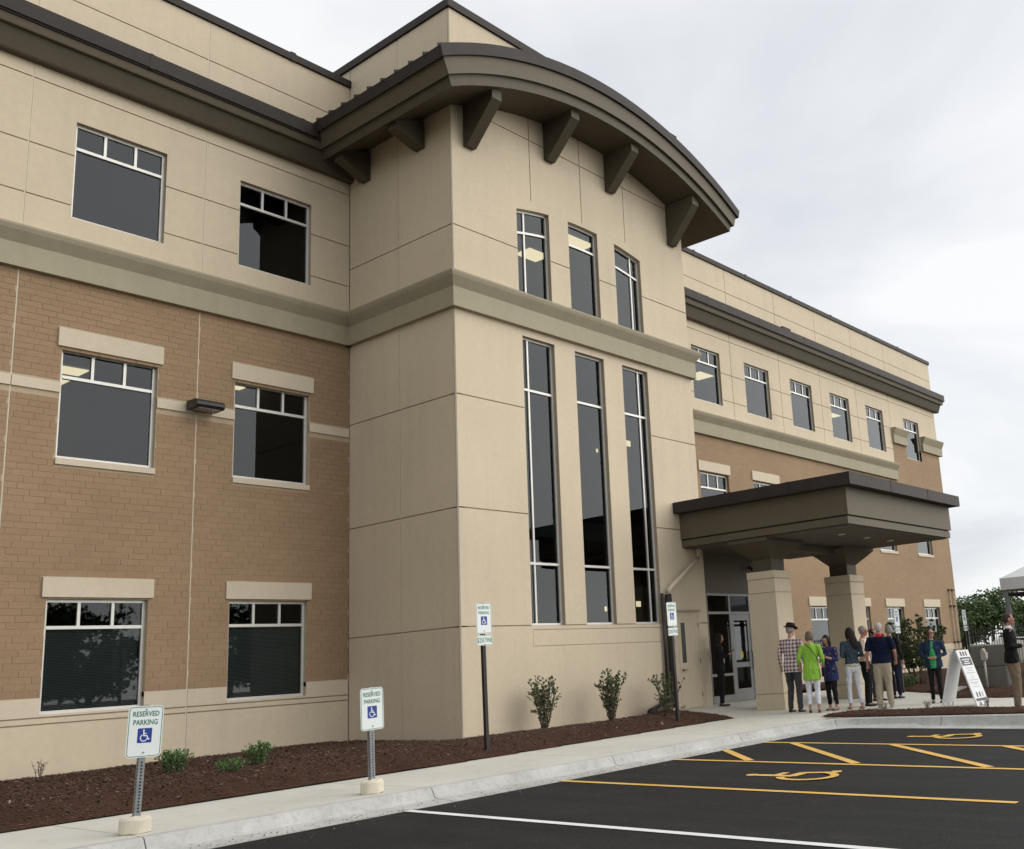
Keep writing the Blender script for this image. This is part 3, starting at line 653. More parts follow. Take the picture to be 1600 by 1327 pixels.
for (a, b2), ml in ((TW1, [14.22]), (TW2, []), (TW3, [17.79])): tower_window(a, b2, ZB, flat(ZT), [flat(3.26), flat(6.77)], ml)
for (a, b2), ml in ((UW1, [14.24]), (UW2, []), (UW3, [17.74])): tower_window(a, b2, 8.72, lambda x: archz(x)-.005, [lambda x: archz(x)-.50], ml)
# belt course round the tower: mitred at the near corners
def mitred(prof, name, mat, x0=SX, x1=TX, y0=T, yend=W-.0):
    # prof: (out, z); runs along the left flank, the front and the right flank
    m = MB(); n = len(prof); path = [(x0, yend, -1, 0), (x0, y0, -1, -1), (x1, y0, 1, -1), (x1, yend, 1, 0)]
    for (px, py, sx, sy) in path: m.v += [(px+sx*o_, py+sy*o_, z) for o_, z in prof]
    for i in range(3):
        for k in range(n): k2 = (k+1) % n; m.f.append((i*n+k, i*n+k2, (i+1)*n+k2, (i+1)*n+k))
    m.f.append(tuple(range(n))); m.f.append(tuple(3*n+n-1-k for k in range(n)))
    return P(m, name, mat, fix=True)
mitred([(-.04,8.03),(.10,8.03),(.10,8.415),(.085,8.425),(.105,8.455),(.20,8.60),(.225,8.665),(.225,8.70),(-.04,8.715)], 'belt_course', BAND)
mitred([(.05,14.45),(.05,14.62),(-.35,14.64),(-.35,14.45)], 'coping', METAL, yend=20)
# curved eaves: the barrel roof runs out over the front and both flanks
XC, Z0, SAG, HC = 16.0, 12.53, 1.30, 4.94
RR = (HC*HC+SAG*SAG)/(2*SAG); ZC = Z0+SAG-RR
def rz(x): return ZC+math.sqrt(max(.1, RR*RR-(x-XC)**2))
def vault(xa, xb, dt, db, xa2, xb2, y0, y1, name, mat, seg=40):
    # between the roof curve lowered by dt (from xa to xb) and by db (from xa2 to xb2)
    m = MB(); 
    for i in range(seg+1):
        t = i/seg; xt = xa+(xb-xa)*t; xbm = xa2+(xb2-xa2)*t
        for y in (y0, y1): m.v += [(xt, y, rz(xt)-dt), (xbm, y, rz(xbm)-db)]
    for i in range(seg):
        a = i*4; b2 = a+4
        m.f += [(a+1, b2+1, b2, a), (a+2, b2+2, b2+3, a+3), (a, b2, b2+2, a+2), (a+3, b2+3, b2+1, a+1)]
    m.f += [(0, 2, 3, 1), (seg*4+1, seg*4+3, seg*4+2, seg*4)]
    return P(m, name, mat)
YE = 17.9
eave = vault(11.06, 20.94, 0, .235, 11.115, 20.885, 12.90, YE, 'roof_edge', METAL)
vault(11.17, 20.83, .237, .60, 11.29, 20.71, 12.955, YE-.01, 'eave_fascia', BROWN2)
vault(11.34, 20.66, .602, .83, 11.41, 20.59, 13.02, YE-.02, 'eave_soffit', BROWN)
for k in range(12):
    y = 12.93+k*.42; m = MB(); sg = 24
    for i in range(sg):
        xa, xb = 11.03+(9.94)*i/sg, 11.03+(9.94)*(i+1)/sg
        p = [(xa, rz(clip(xa, 11.06, 20.94))), (xb, rz(clip(xb, 11.06, 20.94)))]
        for (u, z), (u2, z2) in ((p[0], p[1]),):
            m.quad((u,y,z-.03),(u2,y,z2-.03),(u2,y,z2+.035),(u,y,z+.035)); m.quad((u,y,z+.035),(u2,y,z2+.035),(u2,y+.025,z2+.035),(u,y+.025,z+.035)); m.quad((u,y+.025,z+.035),(u2,y+.025,z2+.035),(u2,y+.025,z2-.03),(u,y+.025,z-.03))
        if i == 0: m.quad((xa,y,rz(11.06)-.05),(xa,y,rz(11.06)+.035),(xa,y+.025,rz(11.06)+.035),(xa,y+.025,rz(11.06)-.05))
    P(m, 'roof_seam', METAL)
# brackets
def bracket_front(xc, zb, w=.125):
    zt = min(rz(xc-w), rz(xc+w))-.80
    prof = [(T+.02, zb), (T-.10, zb-.01), (T-.86, zt-.20), (T-.86, zt+.02), (T+.02, zt+.02)]
    return P(MB().prism(prof, xc-w, xc+w, 'x'), 'bracket', BROWN, fix=True)
for xc, zb in ((12.665, 11.49), (14.965, 12.06), (16.985, 12.04), (19.30, 11.40)): bracket_front(xc, zb)
def bracket_side(yc, zb, w=.125):
    zt = rz(11.5)-.80; prof = [(SX+.02, zb), (SX-.10, zb-.01), (11.52, zt-.16), (11.52, zt+.02), (SX+.02, zt+.25)]
    return P(MB().prism(prof, yc-w, yc+w, 'y'), 'bracket', BROWN, fix=True)
bracket_side(16.67, 11.55); bracket_side(14.91, 11.62)
# tower interior
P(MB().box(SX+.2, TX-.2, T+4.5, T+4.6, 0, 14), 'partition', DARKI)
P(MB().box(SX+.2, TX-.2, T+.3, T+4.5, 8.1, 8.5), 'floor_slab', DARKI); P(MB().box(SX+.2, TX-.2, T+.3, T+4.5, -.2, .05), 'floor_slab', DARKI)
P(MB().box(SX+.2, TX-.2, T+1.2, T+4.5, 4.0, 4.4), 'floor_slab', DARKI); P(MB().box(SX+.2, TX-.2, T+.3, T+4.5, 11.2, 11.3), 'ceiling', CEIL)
for a in ((16.5, 17.2, 16.15, 16.65, 11.17), (16.6, 17.5, 14.96, 15.40, 11.17)): ceil_light(*a)
for x, z, w, h in ((18.97, 6.50, .16, .14), (19.02, 2.56, .16, .13), (17.84, 6.20, .05, .08), (17.87, 2.45, .06, .11)):
    P(MB().box(x, x+w, T+1.5, T+1.52, z, z+h), 'wall_lamp', LAMP)
# flush steel door with narrow vision panel in the tower front
m = MB().box(18.64, 19.40, T+.006, T+.0215, .17, 2.28); dr = P(m, 'service_door', PRE)
P(MB().box(18.601, 18.64, T-.006, T+.02, .15, 2.319).box(19.40, 19.439, T-.006, T+.02, .15, 2.319).box(18.64, 19.40, T-.006, T+.02, 2.28, 2.319), 'door_frame', PRE)
P(MB().box(18.52, 19.44, T-.06, T+.0, 2.325, 2.365), 'drip_cap', BACK)
def sub(m, name, mat, par):
    return m.build(name, mat, par)
sub(MB().box(18.72, 18.87, T+.002, T+.0055, 1.18, 2.10), 'vision_panel', BLACK, dr)
for z in (.4, 1.15, 1.95): sub(MB().box(19.385, 19.405, T-.008, T+.0055, z, z+.11), 'hinge', ALU2, dr)
sub(MB().box(18.68, 18.72, T-.05, T+.005, 1.0, 1.04).box(18.68, 18.82, T-.06, T-.05, 1.005, 1.035), 'handle', ALU2, dr)
P(MB().box(18.6, 19.44, T-.02, T+.12, .12, .165), 'threshold', BACK)
# entrance vestibule beside the tower
VY, VX1, VZ = 14.30, 24.0, .165
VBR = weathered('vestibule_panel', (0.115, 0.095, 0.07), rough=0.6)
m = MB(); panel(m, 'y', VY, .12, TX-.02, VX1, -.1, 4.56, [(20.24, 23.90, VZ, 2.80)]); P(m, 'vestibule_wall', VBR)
P(MB().box(VX1-.12, VX1, VY+.121, W2, -.1, 4.56), 'vestibule_wall', FBRICK); P(MB().box(TX, VX1, VY+.121, W2, 4.45, 4.56), 'vestibule_roof', METAL)
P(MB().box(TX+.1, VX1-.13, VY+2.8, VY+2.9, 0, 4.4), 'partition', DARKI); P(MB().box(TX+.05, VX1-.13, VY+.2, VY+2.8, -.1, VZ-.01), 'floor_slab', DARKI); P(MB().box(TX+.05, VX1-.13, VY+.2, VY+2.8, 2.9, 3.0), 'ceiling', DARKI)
sf = MB(); y0, y1 = VY+.03, VY+.10; SL = ((20.30, 21.20), (23.08, 23.84)); BAYS = (SL[0], (21.27, 22.11), (22.17, 23.01), SL[1])
for x0, x1 in ((20.24, 20.30), (21.20, 21.27), (22.11, 22.17), (23.01, 23.08), (23.84, 23.90)): sf.box(x0, x1, y0, y1, VZ, 2.80)
for x0, x1 in SL: sf.box(x0, x1, y0, y1, VZ, VZ+.18).box(x0, x1, y0, y1, .80, .86)
for x0, x1 in BAYS: sf.box(x0, x1, y0+.002, y1-.002, 2.29, 2.35); sf.box(x0, x1, y0+.002, y1-.002, 2.74, 2.80)
sfo = P(sf, 'storefront', ALU2)
for x0, x1 in SL: sub(MB().quad((x0, y0+.03, VZ+.18), (x1, y0+.03, VZ+.18), (x1, y0+.03, .80), (x0, y0+.03, .80)), 'pane', GLASS, sfo); sub(MB().quad((x0, y0+.03, .86), (x1, y0+.03, .86), (x1, y0+.03, 2.29), (x0, y0+.03, 2.29)), 'pane', GLASS, sfo)
for x0, x1 in BAYS: sub(MB().quad((x0, y0+.03, 2.35), (x1, y0+.03, 2.35), (x1, y0+.03, 2.74), (x0, y0+.03, 2.74)), 'pane', GLASS, sfo)
YST = plain('yellow_sticker', (0.75, 0.58, 0.02), 0.5, 0.03)
for x0, x1, hs in ((21.275, 22.105, 1), (22.175, 23.005, -1)):
    m = MB(); st = .11
    m.box(x0, x0+st, y0+.01, y1-.015, VZ+.01, 2.285).box(x1-st, x1, y0+.01, y1-.015, VZ+.01, 2.285).box(x0+st, x1-st, y0+.011, y1-.016, VZ+.01, VZ+.30).box(x0+st, x1-st, y0+.011, y1-.016, 2.13, 2.285).box(x0+st, x1-st, y0+.011, y1-.016, .98, 1.10)
    d = P(m, 'entrance_door', ALU2)
    sub(MB().quad((x0+st, y0+.032, VZ+.30), (x1-st, y0+.032, VZ+.30), (x1-st, y0+.032, .98), (x0+st, y0+.032, .98)), 'pane', GLASS, d); sub(MB().quad((x0+st, y0+.032, 1.10), (x1-st, y0+.032, 1.10), (x1-st, y0+.032, 2.13), (x0+st, y0+.032, 2.13)), 'pane', GLASS, d)
    xh = x1-.05 if hs > 0 else x0+.05
    sub(MB().tube([(xh, y0, .95), (xh, y0-.05, .95), (xh, y0-.05, 1.35), (xh, y0, 1.35)], .012), 'pull_handle', ALU2, d)
    if hs > 0:
        s_ = sub(MB().quad(*[((x0+x1)/2+.055*math.cos(t*math.pi/10), y0+.0305, 1.28+.085*math.sin(t*math.pi/10)) for t in range(20)]), 'sticker', YST, d)
        k = MB()
        for q in range(3): k.box((x0+x1)/2-.025, (x0+x1)/2+.025, y0+.0285, y0+.030, 1.235+q*.035, 1.25+q*.035)
        sub(k, 'sticker_mark', BLACK, d)
# wall conduits by the far corner
for x in (43.15, 43.55):
    c = P(MB().tube([(x, W2-.06, .9), (x, W2-.06, 3.55), (x, W2-.02, 3.62)], .028, 8), 'conduit', PRE)
    for z in (1.3, 2.85, 3.55): sub(MB().box(x-.09, x+.09, W2-.1, W2-.012, z-.025, z+.025), 'conduit_strap', METAL, c)
# ------------------------------------------------------------ portico over the entrance
port = empty('entrance_portico', (21.65, 12.2, 0)); tag(port, 'flat brown canopy on two square tan columns over the entrance', 'portico')
def Q(m, name, mat, par=None, **k):
    o = m.build(name, mat, par or port, **k); o.matrix_parent_inverse = Matrix.Translation((-21.65, -12.2, 0)); return o
YB, YB2 = T-.003, VY-.003
def ring_box(x0, x1, y0, z0, z1):                        # canopy slab notched round the tower corner
    return MB().box(x0, TX-.05, y0, YB, z0, z1).box(TX-.05, x1, y0, YB2, z0, z1)
Q(ring_box(18.70, 24.60, 9.41, 4.575, 4.83), 'canopy_edge', METAL)
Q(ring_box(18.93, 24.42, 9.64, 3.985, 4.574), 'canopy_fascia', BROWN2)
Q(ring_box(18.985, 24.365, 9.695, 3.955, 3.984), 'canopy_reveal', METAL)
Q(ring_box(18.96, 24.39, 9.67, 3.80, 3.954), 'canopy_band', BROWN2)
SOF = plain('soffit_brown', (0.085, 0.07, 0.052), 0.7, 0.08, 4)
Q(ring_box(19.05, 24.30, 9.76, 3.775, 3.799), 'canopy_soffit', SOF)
for x in (20.4, 21.65, 22.9): Q(MB().tube([(x, 10.6, 3.755), (x, 10.6, 3.776)], .08, 16), 'downlight', ALU)
cols = [(19.45, 20.13), (23.04, 23.76)]
for x0, x1 in cols:
    y0, y1 = 11.87, 12.58
    c = Q(MB().box(x0, x1, y0, y1, .40, 2.58), 'column', PRE)
    Q(MB().box(x0+.012, x1-.012, y0+.012, y1-.012, .0, 3.05), 'column_core', BACK)
    Q(MB().box(x0-.012, x1+.012, y0-.012, y1+.012, -.02, .385), 'column_base', PRE)
    Q(MB().box(x0, x1, y0, y1, 2.60, 2.89), 'column_block', PRE)
    Q(MB().box(x0-.008, x1+.008, y0-.008, y1+.008, 2.91, 3.07), 'column_cap', PRE)
    xc, yc = (x0+x1)/2, (y0+y1)/2; m = MB()
    prof = [(.25,.25,3.06),(.25,.25,3.34),(.80,.52,3.70),(.80,.52,3.78)]
    for a, b2, z in prof: m.v += [(xc-a,yc-b2,z),(xc+a,yc-b2,z),(xc+a,yc+b2,z),(xc-a,yc+b2,z)]
    for i in range(3):
        for k in range(4): k2 = (k+1) % 4; m.f.append((i*4+k, i*4+k2, i*4+4+k2, i*4+4+k))
    m.f += [(3,2,1,0), (12,13,14,15)]
    Q(m, 'capital', BROWN)
Q(MB().box(20.4, 22.8, 12.05, 12.40, 3.60, 3.774), 'cross_beam', BROWN)
for x in (20.7, 22.7): Q(MB().box(x-.05, x+.05, 9.404, 9.46, 4.57, 4.835), 'edge_seam', METAL)
for y in (10.9, 12.4): Q(MB().box(18.694, 18.75, y-.05, y+.05, 4.57, 4.835), 'edge_seam', METAL)
dome = Q(MB().box(22.16, 22.24, VY-.12, VY-.005, 3.44, 3.50).ellipsoid((22.2, VY-.11, 3.42), (.05, .05, .05)), 'security_camera', BLACK)
# downspout from canopy to the bed
ds = empty('downspout', (18.2, 13.9, 0)); tag(ds, 'tan and dark bronze downspout leading from the canopy down the tower wall', 'downspout')
def D(m, name, mat):
    o = m.build(name, mat, ds, smooth=True); o.matrix_parent_inverse = Matrix.Translation((-18.2, -13.9, 0)); return o
D(MB().tube([(19.45,13.88,3.86),(19.44,13.88,3.62),(19.38,13.89,3.50),(18.28,13.90,2.84),(18.2,13.90,2.76),(18.19,13.90,2.66)], .055, 10), 'upper_pipe', LIME)
DSB = plain('downspout_bronze', (0.022, 0.016, 0.014), 0.45, 0.15, 5)
D(MB().tube([(18.19,13.90,2.70),(18.19,13.90,.46),(18.16,13.88,.34),(18.05,13.86,.30)], .075, 10), 'lower_pipe', DSB)
D(MB().tube([(18.0,13.93,2.72),(18.0,13.93,.5)], .035, 8), 'side_pipe', DSB)
D(MB().tube([(18.12,13.88,.40),(17.9,13.82,.36),(17.05,13.60,.20),(16.98,13.58,.19)], [.085,.105,.115,.12], 12), 'outlet_boot', DSB)
# wall pack lamp
wl = empty('wall_light', (9.06, W-.03, 6.18)); tag(wl, 'black box-shaped wall light on the pale stone course between windows', 'wall light')
m = MB(); pr = [(-.03,-.05),(-.36,-.05),(-.40,-.01),(-.40,.04),(-.33,.095),(-.03,.105)]
m.prism(pr, -.26, .26, 'x'); m.build('housing', BLACK, wl, fix=True)
LENS = plain('lamp_lens', (0.25, 0.24, 0.23), 0.3, 0.1, 10); MB().box(-.19, .19, -.34, -.10, -.062, -.051).build('lens', LENS, wl); MB().box(-.12, .12, -.03, .02, -.05, .10).build('mounting_plate', BLACK, wl)
# ------------------------------------------------------------ lettering helpers
def text_mesh(body, size, sx=1.0, bold=0.0, ax='CENTER'):
    cu = bpy.data.curves.new('lettering', 'FONT'); cu.body = body; cu.size = size; cu.align_x = ax; cu.align_y = 'CENTER'; cu.offset = bold; cu.resolution_u = 3
    o = bpy.data.objects.new('tmp', cu); COL.objects.link(o)
    dg = bpy.context.evaluated_depsgraph_get(); me = bpy.data.meshes.new_from_object(o.evaluated_get(dg)); bpy.data.objects.remove(o)
    bpy.data.curves.remove(cu)
    me.transform(Matrix(((sx,0,0,0),(0,0,1,0),(0,1,0,0),(0,0,0,1))))      # upright, facing -y
    me.flip_normals(); me.materials.clear(); return me
SGREEN = plain('sign_green', (0.010, 0.15, 0.085), 0.45, 0.05); SBLUE = plain('sign_blue', (0.008, 0.035, 0.24), 0.4, 0.05)
SWHITE = plain('sign_white', (0.72, 0.76, 0.74), 0.35, 0.04, 3); GALV = plain('galvanised_steel', (0.26, 0.27, 0.28), 0.45, 0.2, 14, 0.6)
POSTB = plain('bronze_post', (0.014, 0.010, 0.011), 0.5, 0.2, 10); BLOCKC = weathered('block_concrete', (0.60, 0.55, 0.44), streak=0.1)
HOLE = plain('punched_hole', (0.008, 0.008, 0.008), 0.9, 0.05)
def rrect(m, w, h, r, y, cx=0, cz=0, n=5):
    pts = []
    for k, (sx, sz) in enumerate(((1,1),(-1,1),(-1,-1),(1,-1))):
        for i in range(n+1):
            a = math.pi/2*(k+i/n); pts.append((cx+sx*(w/2-r)+r*math.cos(a), cz+sz*(h/2-r)+r*math.sin(a)))
    return pts
def plate(w, h, r, d=.003):
    pts = rrect(None, w, h, r, 0); return MB().prism(pts, 0, d, 'y')
def frame_mesh(w, h, r, t, y):
    o_ = rrect(None, w, h, r, 0); i_ = rrect(None, w-2*t, h-2*t, max(.002, r-t), 0); m = MB(); n = len(o_)
    for (u, v) in o_: m.v.append((u, y, v))
    for (u, v) in i_: m.v.append((u, y, v))
    for k in range(n): k2 = (k+1) % n; m.f.append((k, k2, n+k2, n+k))
    return m
TX1 = text_mesh('RESERVED', .064, .80, .0011); TX2 = text_mesh('PARKING', .064, .80, .0011); TX3 = text_mesh('$250 FINE', .100, .68, .0012)
FR1 = frame_mesh(.288, .440, .028, .0055, -.0012).mesh('border'); FR2 = frame_mesh(.290, .138, .018, .004, -.0012).mesh('border')
PL1 = plate(.305, .457, .036).mesh('sign_panel'); PL2 = plate(.305, .152, .024).mesh('fine_plate')
BLU = plate(.125, .130, .008, .0008).mesh('blue_field')
mi = MB(); isa(mi, lambda u, v: (u*.105, 0, v*.105), .085)
for i in range(len(mi.f)):
    for vi in mi.f[i]: x, y, z = mi.v[vi]; mi.v[vi] = (x, -.00002*i, z)
ISA = mi.mesh('wheelchair_symbol'); ISA.flip_normals() if False else None
BOLT = MB().tube([(0, 0, 0), (0, -.006, 0)], .008, 8).mesh('bolt')
def parking_sign(x, y, z, zs, label, grp, post, fine=True, block=False, lean=(0, 0), rz=0.0, postmat=None, pw=.055):
    root = empty('parking_sign', (x, y, z), rz); root.rotation_euler = (lean[0], lean[1], rz); tag(root, label, 'parking sign', grp)
    h = zs-z                                              # centre of the main panel above the base
    m = MB(); ps = pw/2; top = h+.235
    m.box(-ps, ps, .012, .012+pw, .0 if block else -.1, top); pst = m.build('post', post, root)
    k = MB(); kz = .18 if block else .06
    while kz < h-.33 if fine else kz < h-.26:
        k.quad((-.008, .0108, kz), (.008, .0108, kz), (.008, .0108, kz+.015), (-.008, .0108, kz+.015)); k.quad((-ps-.0008, .032, kz), (-ps-.0008, .048, kz), (-ps-.0008, .048, kz+.015), (-ps-.0008, .032, kz+.015)); kz += .0285
    ho = k.build('post_holes', HOLE, pst); ho['kind'] = 'stuff'
    pn = obj('sign_panel', PL1, SWHITE, root, (0, 0, h)); obj('border', FR1, SGREEN, pn)
    obj('lettering', TX1, SGREEN, pn, (0, -.0013, .155)); obj('lettering', TX2, SGREEN, pn, (0, -.0013, .080))
    bf = obj('blue_field', BLU, SBLUE, pn, (0, -.001, -.035)); 
    obj('wheelchair_symbol', ISA, SWHITE, pn, (0, -.0016, -.035))
    for zz in (.195, -.185): obj('bolt', BOLT, GALV, pn, (0, 0, zz))
    if fine:
        fp = obj('fine_plate', PL2, SWHITE, root, (0, 0, h-.325)); obj('border', FR2, SGREEN, fp); obj('lettering', TX3, SGREEN, fp, (0, -.0013, -.002))
        obj('bolt', BOLT, GALV, fp, (0, 0, .06)); obj('bolt', BOLT, GALV, fp, (0, 0, -.06))
    if block:
        m = MB(); n = 28
        for zz, r in ((0, .112), (.012, .122), (.120, .120), (.142, .108), (.148, .04)):
            for q in range(n):
                a = 2*math.pi*q/n; e_ = 1+.03*math.sin(3*a+x)+.02*math.sin(7*a); m.v.append((r*1.12*e_*math.cos(a), .035+r*.80*e_*math.sin(a), zz+.004*math.sin(5*a)))
        for i in range(4):
            for q in range(n): q2 = (q+1) % n; m.f.append((i*n+q, i*n+q2, (i+1)*n+q2, (i+1)*n+q))
        m.f.append(tuple(4*n+q for q in range(n))); m.build('concrete_foot', BLOCKC, root, smooth=False)
    return root
parking_sign(4.67, 9.74, G(4.67, 9.74), .89, 'leaning parking sign on galvanised post in a concrete foot, nearest the camera', 'accessible parking signs', GALV, fine=False, block=True, lean=(.04, .025), rz=-.12)
parking_sign(7.22, 9.73, G(7.22, 9.73), .91, 'short upright parking sign in a concrete foot, before the tower side wall', 'accessible parking signs', GALV, fine=False, block=True, lean=(0, -.03))
zb = .08
parking_sign(10.62, 11.60, .08, 2.03, 'tall parking sign with fine plate on bronze post by the tower corner', 'accessible parking signs', POSTB, lean=(0, -.018))
parking_sign(15.61, 11.84, .09, 2.10, 'tall parking sign with fine plate overlapping the downspout by the entrance', 'accessible parking signs', POSTB, lean=(0, -.02))
parking_sign(25.2, 11.72, .06, 1.98, 'parking sign with fine plate in front of the tall leafy shrub', 'accessible parking signs', POSTB)
parking_sign(30.3, 11.88, .06, 1.98, 'small distant parking sign with fine plate before the black fence', 'accessible parking signs', POSTB)
# ------------------------------------------------------------ plants
def leaf(m, p, d, up, l, w):
    d = d.normalized(); s_ = d.cross(up); s_ = s_.normalized() if s_.length > 1e-4 else Vector((1,0,0)); n = s_.cross(d).normalized()
    a = p; b2 = p+d*l*.45+s_*w-n*l*.04; c = p+d*l+n*(-l*.12); e_ = p+d*l*.45-s_*w-n*l*.04; mid = p+d*l*.5+n*l*.05
    m.quad(a, b2, mid); m.quad(b2, c, mid); m.quad(c, e_, mid); m.quad(e_, a, mid)
def rvec(r): 
    while True:
        v = Vector((r.uniform(-1,1), r.uniform(-1,1), r.uniform(-1,1)))
        if .05 < v.length < 1: return v.normalized()
def shrub(x, y, z, h, spread, nst, nl, label, name='shrub', lm=LEAF_A, ll=.042, seed=1, bare=.12, cat='shrub', grp=None, lean=0.0):
    r = random.Random(seed); root = empty(name, (x, y, z)); tag(root, label, cat, grp); st = MB(); lf = MB(); tv = []
    for i in range(nst):
        a = r.uniform(0, 2*math.pi); rr = math.sqrt(r.random())*spread; hh = h*r.uniform(.72, 1.0)*(1-.18*rr/spread)
        b0 = Vector((math.cos(a)*rr*.16, math.sin(a)*rr*.16, -.04)); tip = Vector((math.cos(a)*rr+lean*h, math.sin(a)*rr, hh))
        mid = b0.lerp(tip, .5)+Vector((math.cos(a)*rr*-.08+r.uniform(-.03,.03), r.uniform(-.03,.03)+math.sin(a)*rr*-.08, .03))
        pts = []
        for k in range(7):
            t = k/6; q = b0*(1-t)**2+mid*2*t*(1-t)+tip*t*t; pts.append(q+Vector((r.uniform(-1,1), r.uniform(-1,1), 0))*.008)
        st.tube(pts, [.0065*(1-.7*k/6)*(h/.9)**.5+.0012 for k in range(7)], 5)
        nodes = [(pts[k].lerp(pts[min(k+1, 6)], r.random()), (pts[min(k+1,6)]-pts[k]) if k < 6 else pts[6]-pts[5]) for k in range(7) for _ in range(3)]
        for j in range(r.randint(3, 6)):                       # side twigs
            k = r.randint(2, 5); p0 = pts[k]; v = rvec(r); v.z = abs(v.z)*.9+.35; v.normalize(); l = h*r.uniform(.10, .24); p1 = p0+v*l
            st.tube([p0, p0.lerp(p1, .5)+Vector((0,0,-.006)), p1], [.003, .0022, .0012], 4)
            nodes += [(p0.lerp(p1, r.uniform(.25, 1)), v) for _ in range(5)]
        nodes = [n for n in nodes if n[0].z > bare*h]
        for q in range(max(1, nl//nst)):
            p0, dv_ = r.choice(nodes); d = (rvec(r)+dv_.normalized()*.7+Vector((0,0,.25))); n0 = len(lf.f); s_ = r.uniform(.65, 1.2)
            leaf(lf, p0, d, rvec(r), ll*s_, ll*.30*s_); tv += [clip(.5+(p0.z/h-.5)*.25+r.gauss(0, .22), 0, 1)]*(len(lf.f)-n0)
    st.build('stems', TWIG, root, smooth=True); me = lf.mesh('leaves'); tint_attr(me, tv); o = obj('leaves', me, lm, root); o['kind'] = 'stuff'
    return root
shrub(13.72, 13.50, .16, 1.04, .34, 22, 3000, 'upright leafy shrub against the tower front, nearest the tower corner', seed=11, bare=.02)
shrub(15.42, 13.35, .17, 1.06, .33, 22, 3200, 'upright leafy shrub in the middle of the tower front', seed=23, bare=.04)
shrub(17.10, 13.25, .18, .92, .42, 15, 1700, 'loose leafy shrub beside the dark downspout', seed=35, bare=.02, lean=.06)
shrub(17.05, 12.95, .16, .24, .28, 5, 60, 'small wispy twigs at the foot of the downspout shrub', seed=36, name='twig_clump', cat='plant')
LOWG = 'low green bushes in the long bed'
shrub(7.12, 13.95, .12, .40, .26, 46, 1500, 'low rounded green bush behind the leaning parking sign', name='low_bush', lm=LEAF_B, ll=.036, seed=41, bare=.0, cat='bush', grp=LOWG)
shrub(8.20, 13.65, .12, .38, .22, 40, 1200, 'low green bush set farther back, right of its lighter twin', name='low_bush', lm=LEAF_B, ll=.036, seed=42, bare=.0, cat='bush', grp=LOWG)
shrub(7.29, 12.75, .11, .28, .21, 34, 800, 'smallest low green bush, front one of the pair in the mulch', name='low_bush', lm=LEAF_B, ll=.034, seed=43, bare=.0, cat='bush', grp=LOWG)
shrub(6.66, 16.9, .13, .30, .16, 7, 25, 'bare dry twiggy plant at the foot of the left wall', name='dry_plant', lm=LEAF_D, ll=.03, seed=44, bare=.2, cat='plant')
shrub(27.8, 12.45, .12, 2.10, 1.05, 34, 9500, 'tall spreading leafy shrub in front of the right wing', lm=LEAF_A, ll=.085, seed=51, bare=.22, name='tall_shrub')
shrub(26.5, 12.2, .08, .42, .35, 20, 400, 'low ground cover plant under the tall leafy shrub', lm=LEAF_B, ll=.06, seed=52, bare=0, name='ground_cover', cat='plant')
for i, (x, y, lb) in enumerate(((17.85, 8.75, 'tuft of dry grass in the kerb bed before the woman in white jeans'), (17.9, 7.9, 'thin dry twig in the kerb bed before the khaki trousers'), (17.85, 6.78, 'dry brown tuft in the kerb bed at the folding board'), (17.8, 5.95, 'small dry sprig in the kerb bed by the man at the right edge'))):
    shrub(x, y, G(x, y)+.05, .20 if i != 2 else .24, .10, 9, 26, lb, name='dry_tuft', lm=LEAF_D, ll=.035, seed=60+i, bare=0, cat='plant', grp='dry tufts in the kerb bed')
m = MB(); rr_ = random.Random(9)
for k in range(5): m.ellipsoid((6.62+rr_.uniform(-.05,.05), 16.75+rr_.uniform(-.04,.04), .15), (.035, .025, .02), None, 7, 5)
tag(m.build('paper_scrap', SWHITE, None, smooth=True), 'crumpled white scrap lying in the mulch at the left wall', 'litter')
# ------------------------------------------------------------ trees
def tree(x, y, z, h, cr, label, seed, n=5200, ll=.20, lm=LEAF_T, trunk=.16, grp=None, name='leafy_tree', base=.28):
    r = random.Random(seed); root = empty(name, (x, y, z)); tag(root, label, 'tree', grp); tk = MB(); cl = []
    pts = [Vector((0,0,-.2))]+[Vector((r.uniform(-.06,.06)*k, r.uniform(-.06,.06)*k, h*.75*k/6)) for k in range(1, 7)]
    tk.tube(pts, [trunk*(1-.13*k) for k in range(7)], 8)
    for k in range(16):
        t = r.uniform(.22, .98); p0 = pts[0].lerp(pts[-1], t); a = r.uniform(0, 2*math.pi); l = cr*r.uniform(.55, 1.0)*(1.15-.55*t); v = Vector((math.cos(a), math.sin(a), r.uniform(.2, .8)))
        p1 = p0+v*l*.55; p2 = p0+v*l+Vector((0,0,.12*l)); tk.tube([p0, p1, p2], [trunk*.4*(1.1-t), trunk*.25*(1.1-t), .012], 5); cl += [(p2, r.uniform(.24, .42)*cr), (p1, r.uniform(.18, .34)*cr)]
    for k in range(12):
        a = r.uniform(0, 2*math.pi); ph = r.uniform(-.5, 1); q = Vector((math.cos(a)*cr*.72, math.sin(a)*cr*.72, h*(.62+.30*ph))); q.x *= 1-max(0, ph)*.5; q.y *= 1-max(0, ph)*.5; cl.append((q, r.uniform(.2, .36)*cr))
    lf = MB(); tv = []
    for k in range(n):
        c, s_ = r.choice(cl); d = rvec(r); p = c+Vector((d.x, d.y, d.z*.75))*s_*(r.random()**.45)
        if p.z < h*base: continue
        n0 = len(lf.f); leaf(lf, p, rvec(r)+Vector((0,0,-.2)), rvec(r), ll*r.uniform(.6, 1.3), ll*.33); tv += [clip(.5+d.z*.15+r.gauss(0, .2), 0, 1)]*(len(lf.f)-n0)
    tk.build('trunk', BARK, root, smooth=True); me = lf.mesh('crown'); tint_attr(me, tv); o = obj('crown', me, lm, root)
    return root
TG = 'trees beyond the fence'
